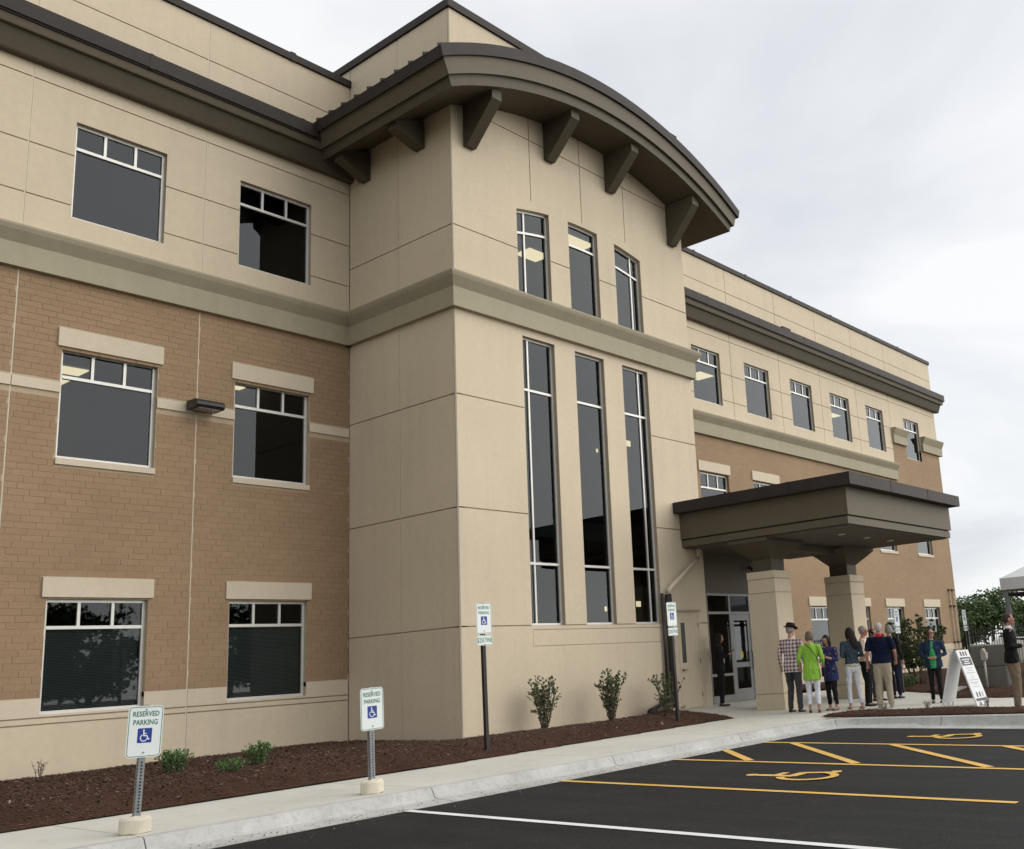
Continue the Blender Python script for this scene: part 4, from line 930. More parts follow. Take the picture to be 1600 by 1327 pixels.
tree(64, 23.2, 0, 5.0, 2.4, 'broad green tree seen between the building corner and the tent', 71, 8840, .22, grp=TG)
tree(66, 26.3, 0, 4.3, 1.9, 'lower green tree hugging the far building corner', 72, 6120, .20, grp=TG)
tree(60, 19.2, 0, 3.6, 1.9, 'dark low tree behind the tent leg', 73, 6120, .20, grp=TG)
tree(72, 21.0, 0, 4.3, 2.0, 'loose tree seen beneath the tent roof', 74, 4420, .22, grp=TG)
tree(63, 16.5, 0, 3.3, 2.2, 'low tree at the right edge beneath the tent', 75, 5100, .22, grp=TG)
RG = 'trees across the lot mirrored in the ground floor glass'
tree(20.5, -19, -.5, 6.5, 2.9, 'wide tree across the lot mirrored in the first ground floor window', 81, 4200, .34, grp=RG, trunk=.22)
tree(25.0, -23, -.5, 7.0, 3.0, 'taller tree across the lot mirrored in the first ground floor window', 83, 4200, .34, grp=RG, trunk=.22)
tree(31.0, -20, -.5, 6.8, 2.8, 'slimmer tree across the lot mirrored in the second ground floor window', 82, 3600, .34, grp=RG, trunk=.2)
# ------------------------------------------------------------ people
def fuse(mb, voxel, it=3, fac=.5):
    me = mb.mesh('tmp'); o = bpy.data.objects.new('tmp', me); COL.objects.link(o)
    r = o.modifiers.new('r', 'REMESH'); r.mode = 'VOXEL'; r.voxel_size = voxel; r.use_smooth_shade = True
    if it: q = o.modifiers.new('s', 'SMOOTH'); q.factor = fac; q.iterations = it
    dg = bpy.context.evaluated_depsgraph_get(); out_ = bpy.data.meshes.new_from_object(o.evaluated_get(dg))
    bpy.data.objects.remove(o); bpy.data.meshes.remove(me)
    for p in out_.polygons: p.use_smooth = True
    return out_
def push(me, fn):
    # move every vertex along its normal by fn(x, y, z)
    n = len(me.vertices); co = [0.0]*(3*n); no = [0.0]*(3*n); me.vertices.foreach_get('co', co); me.vertices.foreach_get('normal', no)
    for i in range(0, 3*n, 3):
        d = fn(co[i], co[i+1], co[i+2]); co[i] += no[i]*d; co[i+1] += no[i+1]*d; co[i+2] += no[i+2]*d
    me.vertices.foreach_set('co', co); me.update(); return me
def crease(me, amp):
    # folds: long soft ripples that run down and across the cloth
    def f(x, y, z):
        a = math.atan2(y, x); return amp*((vnoise(a*3.2+z*5, z*9)-.5)+.6*(vnoise(x*38+7, z*16+y*20)-.5)+.4*(vnoise(x*20, y*20+z*42)-.5))
    return push(me, f)
def limb(mb, secs, n=14):
    # secs: (point, half width, half depth); cross sections square to the run, width along local x
    pts = [Vector(q[0]) for q in secs]; b = len(mb.v)
    for i, (p, rx, ry) in enumerate(secs):
        t = (pts[min(i+1, len(pts)-1)]-pts[max(i-1, 0)]).normalized(); ref = Vector((0,1,0)) if abs(t.y) < .8 else Vector((0,0,1))
        u = ref.cross(t).normalized(); w = t.cross(u)
        for k in range(n):
            a = 2*math.pi*k/n; mb.v.append(tuple(pts[i]+u*(rx*math.cos(a))+w*(ry*math.sin(a))))
    for i in range(len(secs)-1):
        for k in range(n): k2 = (k+1) % n; mb.f.append((b+i*n+k, b+i*n+k2, b+(i+1)*n+k2, b+(i+1)*n+k))
    mb.f.append(tuple(b+n-1-k for k in range(n))); e0 = b+(len(secs)-1)*n; mb.f.append(tuple(e0+k for k in range(n)))
def cloth(name, c, rough=.85, wr=9.0, var=.10):
    m, nt, b = newmat(name); tcn = nt.nodes.new('ShaderNodeTexCoord'); v = tcn.outputs['Object']
    n = nnoise(nt, wr, 5, .6, v, .8)
    nt.links.new(ramp(nt, n.outputs['Fac'], [(.3, [q*(1-var) for q in c]), (.7, [min(1, q*(1+var)) for q in c])]).outputs[0], b.inputs['Base Color'])
    b.inputs['Roughness'].default_value = rough; b.inputs['Specular IOR Level'].default_value = .15
    mp = nt.nodes.new('ShaderNodeMapping'); mp.inputs['Scale'].default_value = (1, 1, .38); nt.links.new(v, mp.inputs['Vector'])
    bump(nt, b, nnoise(nt, wr*2.2, 4, .55, mp.outputs[0], 1.2).outputs['Fac'], .8, .03); return m
def plaid(name):
    m, nt, b = newmat(name); tcn = nt.nodes.new('ShaderNodeTexCoord'); sp = nt.nodes.new('ShaderNodeSeparateXYZ'); nt.links.new(tcn.outputs['Object'], sp.inputs[0])
    def stripe(sock, per, thr):
        a = nt.nodes.new('ShaderNodeMath'); a.operation = 'MULTIPLY'; a.inputs[1].default_value = 2*math.pi/per; nt.links.new(sock, a.inputs[0])
        s_ = nt.nodes.new('ShaderNodeMath'); s_.operation = 'SINE'; nt.links.new(a.outputs[0], s_.inputs[0])
        g_ = nt.nodes.new('ShaderNodeMath'); g_.operation = 'GREATER_THAN'; g_.inputs[1].default_value = thr; nt.links.new(s_.outputs[0], g_.inputs[0]); return g_.outputs[0]
    sx, sz = stripe(sp.outputs['X'], .075, .05), stripe(sp.outputs['Z'], .075, .05)
    c1 = mixc(nt, sx, (.62, .57, .56), (.15, .045, .05)); c2 = mixc(nt, sz, (.62, .57, .56), (.10, .035, .04))
    nt.links.new(mixc(nt, .5, c1, c2), b.inputs['Base Color']); b.inputs['Roughness'].default_value = .9; return m
def floral(name):
    m, nt, b = newmat(name); tcn = nt.nodes.new('ShaderNodeTexCoord')
    vo = nt.nodes.new('ShaderNodeTexVoronoi'); vo.inputs['Scale'].default_value = 22; nt.links.new(tcn.outputs['Object'], vo.inputs['Vector'])
    sp = nt.nodes.new('ShaderNodeSeparateColor'); nt.links.new(vo.outputs['Color'], sp.inputs[0])
    c1 = ramp(nt, sp.outputs[0], [(0, (.016,.02,.10)), (.62, (.024,.03,.16)), (.70, (.5,.14,.05)), (.80, (.30,.04,.16)), (.9, (.03,.22,.22)), (1, (.45,.42,.45))]); c1.color_ramp.interpolation = 'CONSTANT'
    nt.links.new(mixc(nt, ramp(nt, vo.outputs['Distance'], [(.30, (0,)*3), (.42, (1,)*3)]).outputs[0], c1.outputs[0], (.016, .02, .10)), b.inputs['Base Color']); b.inputs['Roughness'].default_value = .85; return m
SKIN = cloth('skin', (.46, .27, .20), .55, 14, .06); SKIN2 = cloth('skin_ruddy', (.44, .22, .17), .55, 14, .08)
M_ = dict(plaid=plaid('plaid_shirt'), grey=cloth('charcoal_trousers', (.055,.055,.062)), lime=cloth('lime_linen', (.24,.46,.055), wr=7), white=cloth('white_denim', (.66,.67,.72)), floral=floral('floral_print'),
  black=cloth('black_cloth', (.012,.012,.013)), denim=cloth('blue_denim', (.040,.058,.078), var=.3), cream=cloth('cream_shirt', (.62,.49,.38)), navy=cloth('navy_polo', (.006,.009,.028)), khaki=cloth('khaki_twill', (.34,.295,.215)),
  dnavy=cloth('dark_navy', (.012,.014,.035)), green=cloth('green_shirt', (.045,.32,.11)), jacket=cloth('navy_denim_jacket', (.020,.036,.075), var=.2), tan=cloth('olive_khaki', (.215,.165,.11)), hem=cloth('printed_hem', (.50,.47,.28), wr=60, var=.6),
  h_dark=cloth('hair_dark_brown', (.022,.015,.012), .5, 30, .4), h_grey=cloth('hair_grey', (.30,.29,.27), .6, 30, .25), h_white=cloth('hair_white', (.50,.46,.43), .6, 30, .2), h_mouse=cloth('hair_grey_brown', (.16,.125,.10), .6, 30, .3), h_red=cloth('hair_auburn', (.085,.045,.03), .55, 30, .4), h_brown=cloth('hair_short_brown', (.065,.05,.035), .6, 30, .3),
  hat=cloth('felt_hat', (.022,.010,.010)), red=cloth('red_collar', (.45,.02,.03)), nude=cloth('nude_shoes', (.42,.29,.22)), shoe=plain('black_leather', (.012,.012,.012), .35, .1), sneaker=cloth('grey_sneaker', (.33,.30,.26)), lens=plain('dark_lens', (.006,.006,.006), .12, .05), lip=plain('lips', (.25,.09,.08), .5, .05), wcol=cloth('white_collar', (.7,.7,.7)), phone=plain('phone_glass', (.01,.01,.012), .15, .05))
def person(x, y, H, fwdv, label, top, bottom, hair, shoes, hem=.90, sleeve='long', arms=('down','down'), head=(0,0), lean=0.0, wide=1.0, leg=1.0, cuff=.06, skin=SKIN, hairstyle='short', feet=((-.10,.02),(.10,-.01)), extra=None, tails=0.0, toe=1.0):
    wide *= 1.07; s = H/1.75; rz = math.atan2(-fwdv[0], fwdv[1]); root = empty('person', (x, y, G(x, y)), rz); root.scale = (s, s, s); tag(root, label, 'person', 'people outside the entrance')
    ly = lambda z: lean*max(0, z-.95)
    V = lambda a, b2, c: Vector((a, b2+ly(c), c)); sh = .182*wide
    AR = {}
    for sd, kind in ((-1, arms[0]), (1, arms[1])):
        S0 = V(sd*sh, 0, 1.425)
        if kind == 'down': E_, W_, hd = V(sd*(sh+.055), -.03, 1.14), V(sd*(sh+.075), .05, .90), Vector((0, .12, -1))
        elif kind == 'bent': E_, W_, hd = V(sd*(sh+.05), -.04, 1.15), V(sd*(sh-.06), .19, 1.15), Vector((-sd*.35, .9, .12))
        elif kind == 'clasp': E_, W_, hd = V(sd*(sh+.075), -.01, 1.15), V(sd*.075, .205, 1.07), Vector((-sd*1.0, .15, -.05))
        elif kind == 'low': E_, W_, hd = V(sd*(sh+.07), -.05, 1.15), V(sd*(sh+.06), .15, .96), Vector((-.1*sd, .6, -.7))
        elif kind == 'phone': E_, W_, hd = V(sd*(sh+.08), .10, 1.18), V(sd*.115, .10, 1.50), Vector((-sd*.1, .05, 1))
        elif kind == 'text': E_, W_, hd = V(sd*(sh+.03), .0, 1.15), V(sd*.07, .24, 1.24), Vector((-sd*.25, .7, .45))
        AR[sd] = (S0, E_, W_, hd.normalized())
    hipx = .088; LG = {}
    for sd, (fx, fy) in ((-1, feet[0]), (1, feet[1])): LG[sd] = (V(sd*hipx, 0, .90), Vector((sd*hipx*.6+fx*.4, fy*.5+.035, .49)), Vector((fx, fy, .085)))
    # --- body: one continuous figure
    m = MB()
    limb(m, [(V(0,0,.84), .115*wide, .085), (V(0,.0,.95), .135*wide, .095), (V(0,.005,1.08), .118*wide, .082), (V(0,.0,1.28), .148*wide, .098), (V(0,-.005,1.40), .125*wide, .08), (V(0,-.005,1.475), .055, .055), (V(0,.012,1.56), .048, .052), (V(0,.018,1.60), .046, .05)])
    for sd in (-1, 1):
        S0, E_, W_, hd = AR[sd]
        limb(m, [(V(sd*.10,0,1.41), .05, .05), (S0, .05, .05), (S0.lerp(E_, .5), .041, .043), (E_, .034, .035), (E_.lerp(W_, .4), .034, .034), (W_, .023, .026)], 12)
        side = hd.cross(Vector((0,0,1)) if abs(hd.z) < .85 else Vector((sd,0,0))).normalized(); nrm = side.cross(hd).normalized()
        pc = W_+hd*.045; limb(m, [(W_-hd*.01, .022, .024), (W_+hd*.03, .030, .020), (W_+hd*.085, .036, .017)], 10)
        for q in range(4):
            o_ = side*((q-1.5)*.0185); l = (.062, .072, .068, .052)[q]; p0 = W_+hd*.08+o_; p1 = p0+hd*l*.55+nrm*.010; p2 = p1+hd*l*.35+nrm*.028
            m.tube([p0, p1, p2], [.0088, .0082, .0066], 7)
        tb = W_+hd*.025-side*.03*1; m.tube([W_+hd*.02-side*.018, tb+hd*.02-side*.012+nrm*.012, tb+hd*.055-side*.008+nrm*.026], [.011, .0095, .0075], 7)
        A0, K0, F0 = LG[sd]
        limb(m, [(A0, .078, .08), (A0.lerp(K0, .5), .066, .07), (K0, .048, .05), (K0.lerp(F0, .35), .047, .052), (F0, .032, .036)], 12)
        limb(m, [(F0+Vector((0,-.055,-.045)), .03, .035), (F0+Vector((0,.0,-.04)), .036, .042), (F0+Vector((0,.09,-.058)), .04, .024), (F0+Vector((0,.155,-.066)), .034, .016)], 10)
    hp = V(0, .018, 1.60); hr = Matrix.Rotation(head[1], 3, 'Z') @ Matrix.Rotation(head[0], 3, 'X')
    hv = lambda a, b2, c: hp+hr @ Vector((a, b2+.006, c))
    m.ellipsoid(hv(0,-.004,.070), (.074,.092,.086), hr, 14, 10); m.ellipsoid(hv(0,.024,.012), (.060,.066,.074), hr, 12, 9); m.ellipsoid(hv(0,.058,-.028), (.034,.030,.026), hr, 8, 6)
    limb(m, [(hv(0,.088,.070), .009, .008), (hv(0,.104,.036), .014, .014), (hv(0,.094,.026), .015, .012)], 8)
    for sd in (-1, 1): m.ellipsoid(hv(sd*.074,-.004,.044), (.012,.022,.032), hr, 8, 6); m.ellipsoid(hv(sd*.034,.070,.034), (.022,.018,.018), hr, 8, 6)
    obj('body', fuse(m, .0075, 2), skin, root)
    for sd in (-1, 1): MB().ellipsoid(hv(sd*.029,.0865,.062), (.0125,.006,.0065), hr, 8, 6).build('eye', M_['lens'], root, smooth=True)
    MB().ellipsoid(hv(0,.0885,-.004), (.022,.006,.006), hr, 8, 6).build('mouth', M_['lip'], root, smooth=True)
    # --- trousers
    m = MB(); limb(m, [(V(0,0,1.03), .142*wide, .102), (V(0,-.006,.95), .160*wide, .122), (V(0,-.004,.86), .155*wide, .115), (V(0,0,.80), .10*wide, .08)])
    for sd in (-1, 1):
        A0, K0, F0 = LG[sd]; e_ = F0+Vector((0,-.008,cuff-.085+.02)); t = (F0.z-e_.z)
        limb(m, [(A0+Vector((sd*.005,0,.02)), .094, .108), (A0.lerp(K0, .35), .082*leg, .092*leg), (K0, .062*leg, .068*leg), (K0.lerp(e_, .35), .056*leg, .066*leg), (K0.lerp(e_, .95), .047*leg*1.04, .054*leg*1.04), (e_, .047*leg*1.04, .054*leg*1.04)], 14)
    obj('trousers', crease(fuse(m, .011, 2), .014), M_[bottom], root)
    # --- top
    m = MB(); fl = 1+tails
    sec = [(V(0,-.002,hem), .170*wide*fl, .136*fl)]
    if hem < .93: sec.append((V(0,-.002,.93), .174*wide, .138))
    sec += [(V(0,.004,1.08), .150*wide, .110), (V(0,.006,1.29), .170*wide, .122), (V(0,-.002,1.385), .158*wide, .104), (V(0,-.008,1.445), .110*wide, .080), (V(0,-.008,1.495), .062, .062)]
    limb(m, sec, 18)
    for sd in (-1, 1):
        S0, E_, W_, hd = AR[sd]; se = [(V(sd*.09,0,1.405), .066, .066), (S0+Vector((-sd*.008,0,-.004)), .064, .066)]
        if sleeve == 'short': se += [(S0.lerp(E_, .45), .060, .062), (S0.lerp(E_, .85), .064, .066)]
        else:
            q = {'long': .93, '34': .5}[sleeve]; se += [(S0.lerp(E_, .5), .054, .057), (E_, .049, .051), (E_.lerp(W_, q*.6), .045, .047), (E_.lerp(W_, q), .041, .043)]
        limb(m, se, 12)
    obj('top', crease(fuse(m, .011, 2), .015), M_[top], root)
    for sd in (-1, 1):
        F0 = LG[sd][2]; q = MB()
        limb(q, [(F0+Vector((0,-.075,-.05)), .030*toe, .030), (F0+Vector((0,-.03,-.045)), .038*toe, .042), (F0+Vector((0,.06,-.058)), .045*toe, .030), (F0+Vector((0,.14,-.066)), .043*toe, .021), (F0+Vector((0,.185,-.068)), .028*toe, .015)], 12)
        obj('shoe', fuse(q, .010, 1), M_[shoes], root)
    # --- hair
    q = MB(); q.ellipsoid(hv(0,-.022,.082), (.082,.094,.088), hr, 16, 10)
    if hairstyle == 'short': q.ellipsoid(hv(0,-.046,.040), (.073,.058,.066), hr, 12, 8)
    elif hairstyle == 'bob':
        q.ellipsoid(hv(0,-.040,.030), (.088,.066,.090), hr, 14, 9)
        for sd in (-1, 1): q.ellipsoid(hv(sd*.068,.010,.030), (.026,.048,.082), hr, 10, 8)
    elif hairstyle == 'shoulder':
        q.ellipsoid(hv(0,-.048,-.005), (.092,.058,.125), hr, 14, 9)
        for sd in (-1, 1): q.ellipsoid(hv(sd*.074,.012,-.010), (.028,.045,.125), hr, 10, 8)
    elif hairstyle == 'long':
        limb(q, [(hv(0,-.05,.08), .085, .06), (hv(0,-.078,-.02), .088, .05), (hv(.01,-.105,-.14), .092, .045), (hv(.03,-.112,-.27), .075, .038), (hv(.04,-.10,-.34), .04, .025)], 14)
        for sd in (-1, 1): q.ellipsoid(hv(sd*.072,.0,.0), (.026,.045,.11), hr, 10, 8)
    me = fuse(q, .009, 1)
    push(me, lambda a, b2, c: (vnoise(a*70+9, c*26+b2*60)-.5)*.010)
    obj('hair', me, M_[hair], root)
    if extra: extra(root, hv, hr, V, AR)
    return root
def glasses(root, hv, hr, *a):
    m = MB()
    for sd in (-1, 1):
        m.ellipsoid(hv(sd*.031,.0975,.060), (.026,.006,.017), hr, 10, 6); m.tube([hv(sd*.056,.092,.064), hv(sd*.080,.02,.062)], .0035, 5)
    m.tube([hv(-.01,.103,.064), hv(.01,.103,.064)], .004, 5); m.build('glasses', M_['lens'], root, smooth=True)
def hat(root, hv, hr, *a):
    m = MB(); n = 24
    for r_, ry, z, b_ in ((.078,.092,.150,0),(.092,.106,.105,0),(.095,.110,.098,0),(.138,.162,.096,1),(.143,.167,.104,1),(.100,.115,.112,0),(.092,.104,.150,0),(.084,.096,.195,0),(.055,.075,.205,0),(.02,.055,.192,0)):
        for k in range(n):
            t = 2*math.pi*k/n; m.v.append(tuple(hv(r_*math.cos(t), -.012+ry*math.sin(t), z+(.030*abs(math.cos(t))**2 if b_ else 0))))
    for i in range(9):
        for k in range(n): k2 = (k+1) % n; m.f.append((i*n+k, i*n+k2, (i+1)*n+k2, (i+1)*n+k))
    m.f.append(tuple(9*n+k for k in range(n))); m.build('hat', M_['hat'], root, smooth=True)
def handbag(root, hv, hr, V, AR):
    m = MB(); bx = MB(); c = V(.25, .04, .86); bx.box(c.x-.03, c.x+.035, c.y-.12, c.y+.12, c.z-.10, c.z+.10)
    b = bx.build('handbag', M_['black'], root); bv = b.modifiers.new('b', 'BEVEL'); bv.width = .02; bv.segments = 3
    m.tube([V(-.10,-.07,1.50), V(.02,-.125,1.38), V(.13,-.14,1.20), V(.23,-.08,1.00), V(.25,.0,.95)], .008, 6); m.build('bag_strap', M_['black'], root, smooth=True)
def collar(mat, z=1.50, r=.066):
    def f(root, hv, hr, V, AR):
        m = MB(); n = 18
        for zz, rr in ((z-.035, r+.018), (z, r+.004), (z+.030, r-.002), (z+.028, r-.010), (z-.03, r)):
            for k in range(n): t = 2*math.pi*k/n; m.v.append(tuple(V(rr*math.cos(t), -.006+rr*math.sin(t), zz)))
        for i in range(4):
            for k in range(n): k2 = (k+1) % n; m.f.append((i*n+k, i*n+k2, (i+1)*n+k2, (i+1)*n+k))
        m.build('collar', M_[mat], root, smooth=True)
    return f
def phone_at(sd):
    def f(root, hv, hr, V, AR):
        S0, E_, W_, hd = AR[sd]; c = W_+hd*.10+Vector((0,0,.02)); d = hd; s_ = d.cross(Vector((0,0,1)) if abs(d.z) < .9 else Vector((1,0,0))).normalized(); n_ = s_.cross(d)
        q = [c+s_*a*.036+d*b2*.07+n_*e_*.005 for e_ in (-1, 1) for a, b2 in ((-1,-1),(1,-1),(1,1),(-1,1))]
        m = MB(); m.v = [tuple(v) for v in q]; m.f = [(3,2,1,0),(4,5,6,7),(0,1,5,4),(1,2,6,5),(2,3,7,6),(3,0,4,7)]; o = m.build('phone', M_['phone']); o.parent = root
    return f
def both(*fs):
    def f(*a):
        for q in fs: q(*a)
    return f
def hemstrip(root, hv, hr, V, AR):
    m = MB(); limb(m, [(V(0,-.002,.905), .172, .130), (V(0,-.002,.96), .170, .130)], 18); me = fuse(m, .012, 1); obj('printed_hem', me, M_['hem'], root)
def openjacket(root, hv, hr, V, AR):
    m = MB(); limb(m, [(V(0,.050,.82), .105, .104), (V(0,.050,1.0), .105, .104), (V(0,.05,1.2), .085, .094), (V(0,.045,1.36), .062, .078), (V(0,.035,1.46), .04, .048)], 14); obj('shirt', fuse(m, .012, 2), M_['green'], root)
def blousefront(root, hv, hr, V, AR):
    m = MB(); limb(m, [(V(0,.05,1.0), .035, .078), (V(0,.05,1.2), .035, .082), (V(0,.045,1.38), .032, .07), (V(0,.03,1.46), .025, .04)], 12); obj('blouse', fuse(m, .010, 2), M_['wcol'], root)
person(18.72, 11.16, 1.77, (.95,.05), 'person in dark brimmed hat and red plaid shirt with charcoal trousers', 'plaid', 'grey', 'h_grey', 'shoe', hem=.80, wide=1.10, leg=1.10, extra=hat, head=(-.22,-.35), feet=((-.13,.03),(.12,-.03)), cuff=.05)
person(18.46, 10.57, 1.61, (.88,.42), 'person in lime green shirt and cropped white trousers with black shoulder bag', 'lime', 'white', 'h_mouse', 'shoe', hem=.70, sleeve='34', arms=('low','low'), head=(-.35,-.25), lean=.10, hairstyle='bob', extra=handbag, cuff=.16, tails=.10, leg=1.02, toe=.8)
person(19.12, 10.50, 1.52, (-.95,.10), 'person in blue floral tunic and black leggings looking down', 'floral', 'black', 'h_dark', 'shoe', hem=.68, sleeve='34', arms=('text','text'), head=(-.55,.1), lean=.06, hairstyle='shoulder', extra=phone_at(1), cuff=.12, tails=.05, toe=.8)
person(19.38, 10.12, 1.64, (.70,.71), 'person with long brown hair in denim jacket and slim white jeans', 'denim', 'white', 'h_dark', 'nude', hem=.97, arms=('bent','bent'), head=(-.12,.35), hairstyle='long', extra=hemstrip, leg=.88, cuff=.10, feet=((-.11,.05),(.14,-.02)), toe=.8, wide=.95)
person(20.22, 10.25, 1.67, (.38,-.92), 'person in cream shirt, sunglasses and black trousers standing in profile', 'cream', 'black', 'h_grey', 'shoe', hem=.98, arms=('down','bent'), head=(-.1,0), extra=both(glasses), leg=1.08, cuff=.05, skin=SKIN2)
person(22.0, 10.90, 1.62, (-.30,-.95), 'person holding a phone to the ear, half hidden behind the navy polo shirt', 'cream', 'grey', 'h_red', 'shoe', arms=('down','phone'), head=(0,.1), skin=SKIN2, extra=phone_at(1))
person(19.60, 9.56, 1.70, (.93,.36), 'white-haired person in navy polo with red collar and baggy khaki trousers', 'navy', 'khaki', 'h_white', 'sneaker', hem=.92, sleeve='short', arms=('down','low'), wide=1.18, leg=1.30, cuff=.045, skin=SKIN2, extra=collar('red'), feet=((-.12,-.02),(.12,.03)))
person(22.6, 10.76, 1.70, (.95,-.05), 'grey-haired person in long black jacket and dark navy trousers', 'black', 'dnavy', 'h_grey', 'shoe', hem=.74, arms=('bent','down'), hairstyle='bob', leg=.95, cuff=.06, feet=((-.07,.10),(.08,.12)))
person(20.74, 8.92, 1.52, (-.93,-.30), 'person in navy denim jacket over bright green shirt, hands clasped', 'jacket', 'black', 'h_red', 'shoe', hem=.84, arms=('clasp','clasp'), head=(.05,.55), hairstyle='bob', extra=both(glasses, openjacket), wide=1.16, leg=1.0, cuff=.07, tails=.08)
person(18.20, 6.36, 1.65, (.45,-.89), 'short-haired person in black jacket and olive khakis at the right edge', 'black', 'tan', 'h_brown', 'shoe', hem=.84, arms=('bent','bent'), head=(0,0), wide=1.12, leg=1.18, cuff=.05, skin=SKIN2, extra=collar('wcol'))
person(19.75, 13.72, 1.63, (.62,-.78), 'long-haired person in black suit reading a phone by the glass door', 'black', 'black', 'h_dark', 'shoe', hem=.86, arms=('text','text'), head=(-.3,0), hairstyle='shoulder', extra=both(blousefront, phone_at(1)), leg=.95, cuff=.05)
# ------------------------------------------------------------ folding board on the walk
AW = plain('board_white', (.62, .63, .64), .5, .06, 4); ABK = plain('board_black', (.012, .012, .013), .5, .05); AGR = plain('board_print', (.30, .31, .34), .6, .1, 30)
af = empty('sandwich_board', (19.66, 7.90, G(19.66, 7.9))); tag(af, 'white folding sandwich board with black heading panel on the walk', 'sign board')
def board(sgn):
    m = MB(); y0, y1, h = sgn*.34, sgn*.03, 1.06; w = .31; t = .028
    def pt(x, v, d): yy = y0+(y1-y0)*v/h; return (x, yy+sgn*d, v)
    return pt, h, w, t
for sgn in (1, -1):
    pt, h, w, t = board(sgn); m = MB()
    def slabq(x0, x1, v0, v1, d0, d1):
        b = len(m.v); m.v += [pt(x0,v0,d0), pt(x1,v0,d0), pt(x1,v1,d0), pt(x0,v1,d0), pt(x0,v0,d1), pt(x1,v0,d1), pt(x1,v1,d1), pt(x0,v1,d1)]; m.f.extend([(b+3,b+2,b+1,b),(b+4,b+5,b+6,b+7),(b,b+1,b+5,b+4),(b+1,b+2,b+6,b+5),(b+2,b+3,b+7,b+6),(b+3,b,b+4,b+7)])
    slabq(-w, w, .07, h, 0, t); slabq(-w, -w+.09, 0, .07, 0, t); slabq(w-.09, w, 0, .07, 0, t); slabq(-.05, .05, .015, .07, 0, t)
    bo = m.build('board', AW, af, fix=True)
    if sgn == -1:
        def mark(x0, x1, v0, v1, mat, nm, d=t+.0015):
            MB().quad(pt(x0,v0,d), pt(x1,v0,d), pt(x1,v1,d), pt(x0,v1,d)).build(nm, mat, bo)
        mark(-.27, .27, .76, .92, ABK, 'heading_panel'); mark(-.27, .27, .085, .135, ABK, 'foot_panel')
        for k in range(3): mark(-.17+k*.13, -.09+k*.13, .945, 1.03, ABK, 'pictogram')
        for k in range(3): mark(-.16+k*.14, -.09+k*.14, .16, .25, ABK if k < 2 else AGR, 'pictogram')
        lines = [(.16,.70),(.12,.655),(.22,.61),(.04,.565),(.08,.52),(.24,.475),(.22,.425),(.08,.395),(.16,.345)]
        for hw, v in lines:
            kx = -hw
            rr2 = random.Random(int(v*1000))
            while kx < hw: l = rr2.uniform(.015, .05); mark(kx, min(hw, kx+l), v, v+.014, AGR, 'print_line'); kx += l+.014
        for hw, v in ((.19, .865), (.12, .825), (.15, .785)):
            rr2 = random.Random(int(v*1000)); kx = -hw
            while kx < hw: l = rr2.uniform(.03, .07); mark(kx, min(hw, kx+l), v, v+.022, AW, 'print_line', t+.003); kx += l+.012
MB().box(-.2, -.12, -.03, .03, 1.05, 1.075).box(.12, .2, -.03, .03, 1.05, 1.075).build('hinge', ABK, af)
# ------------------------------------------------------------ stacked concrete blocks and outlet post
GB = weathered('grey_block', (.165, .158, .135), streak=.08); BG = 'grey concrete blocks behind the walk'
def cblock(x, y, z, w, d, h, rz, label):
    m = MB().box(-w/2, w/2, -d/2, d/2, 0, h); o = m.build('concrete_block', GB, None); o.location = (x, y, z); o.rotation_euler = (0, 0, rz); bv = o.modifiers.new('b', 'BEVEL'); bv.width = .03; bv.segments = 2
    return tag(o, label, 'concrete block', BG)
cblock(25.15, 9.30, .06, .70, .85, .55, .1, 'lower grey concrete block, foot of the stack behind the sandwich board')
cblock(25.15, 9.30, .612, .70, .85, .52, .12, 'upper grey concrete block resting on the stack behind the sandwich board')
cblock(25.5, 7.75, .06, .70, .85, .55, .05, 'lower grey concrete block behind the person at the right edge')
cblock(25.5, 7.75, .612, .70, .85, .45, .0, 'upper grey concrete block behind the person at the right edge')
op = empty('outlet_post', (24.45, 9.22, .06)); tag(op, 'thin pale post with a small outlet box before the concrete blocks', 'outlet post')
PVC = plain('pale_pipe', (.42, .40, .35), .5, .08); MB().tube([(0,0,-.05),(0,0,.78)], .030, 10).build('post', PVC, op, smooth=True); MB().box(-.07, .07, -.05, .05, .72, .93).box(-.075, .075, -.075, -.05, .76, .90).build('outlet_box', PVC, op); MB().ellipsoid((0,0,.95), (.07,.055,.05)).build('cap', PVC, op, smooth=True)
o = MB().box(23.6, 24.5, 9.75, 9.95, .06, .19).build('kerb_stone', KERB); tag(o, 'short pale kerb stone in the bed behind the sandwich board', 'kerb stone')
# ------------------------------------------------------------ iron fence, parked car, tent
fe = empty('iron_fence', (44.3, 17.4, 0)); tag(fe, 'black iron picket fence running from the far building corner', 'fence')
fy = 17.3; k = 0
PK = MB().box(-.011, .011, -.011, .011, .08, 1.84).mesh('picket'); PO = MB().box(-.045, .045, -.045, .045, -.1, 1.98).box(-.055, .055, -.055, .055, 1.98, 2.02).mesh('fence_post')
while fy > 2.0:
    if k % 18 == 0: obj('fence_post', PO, BLACK, fe, (0, fy-17.4, 0))
    else: obj('picket', PK, BLACK, fe, (0, fy-17.4, 0))
    fy -= .115; k += 1
for z in (.22, 1.55, 1.76): obj('rail', MB().box(-.018, .018, -15.4, -.1, z-.02, z+.02).mesh('rail'), BLACK, fe)
CW = plain('car_white', (.70, .70, .69), .25, .02, 1); TY = plain('tyre', (.02, .02, .02), .8, .1); GLC = plain('car_glass', (.01, .012, .013), .08, .05)
car = empty('parked_car', (50.5, 17.6, -.02), math.radians(97)); tag(car, 'white parked car glimpsed through the black fence', 'car')
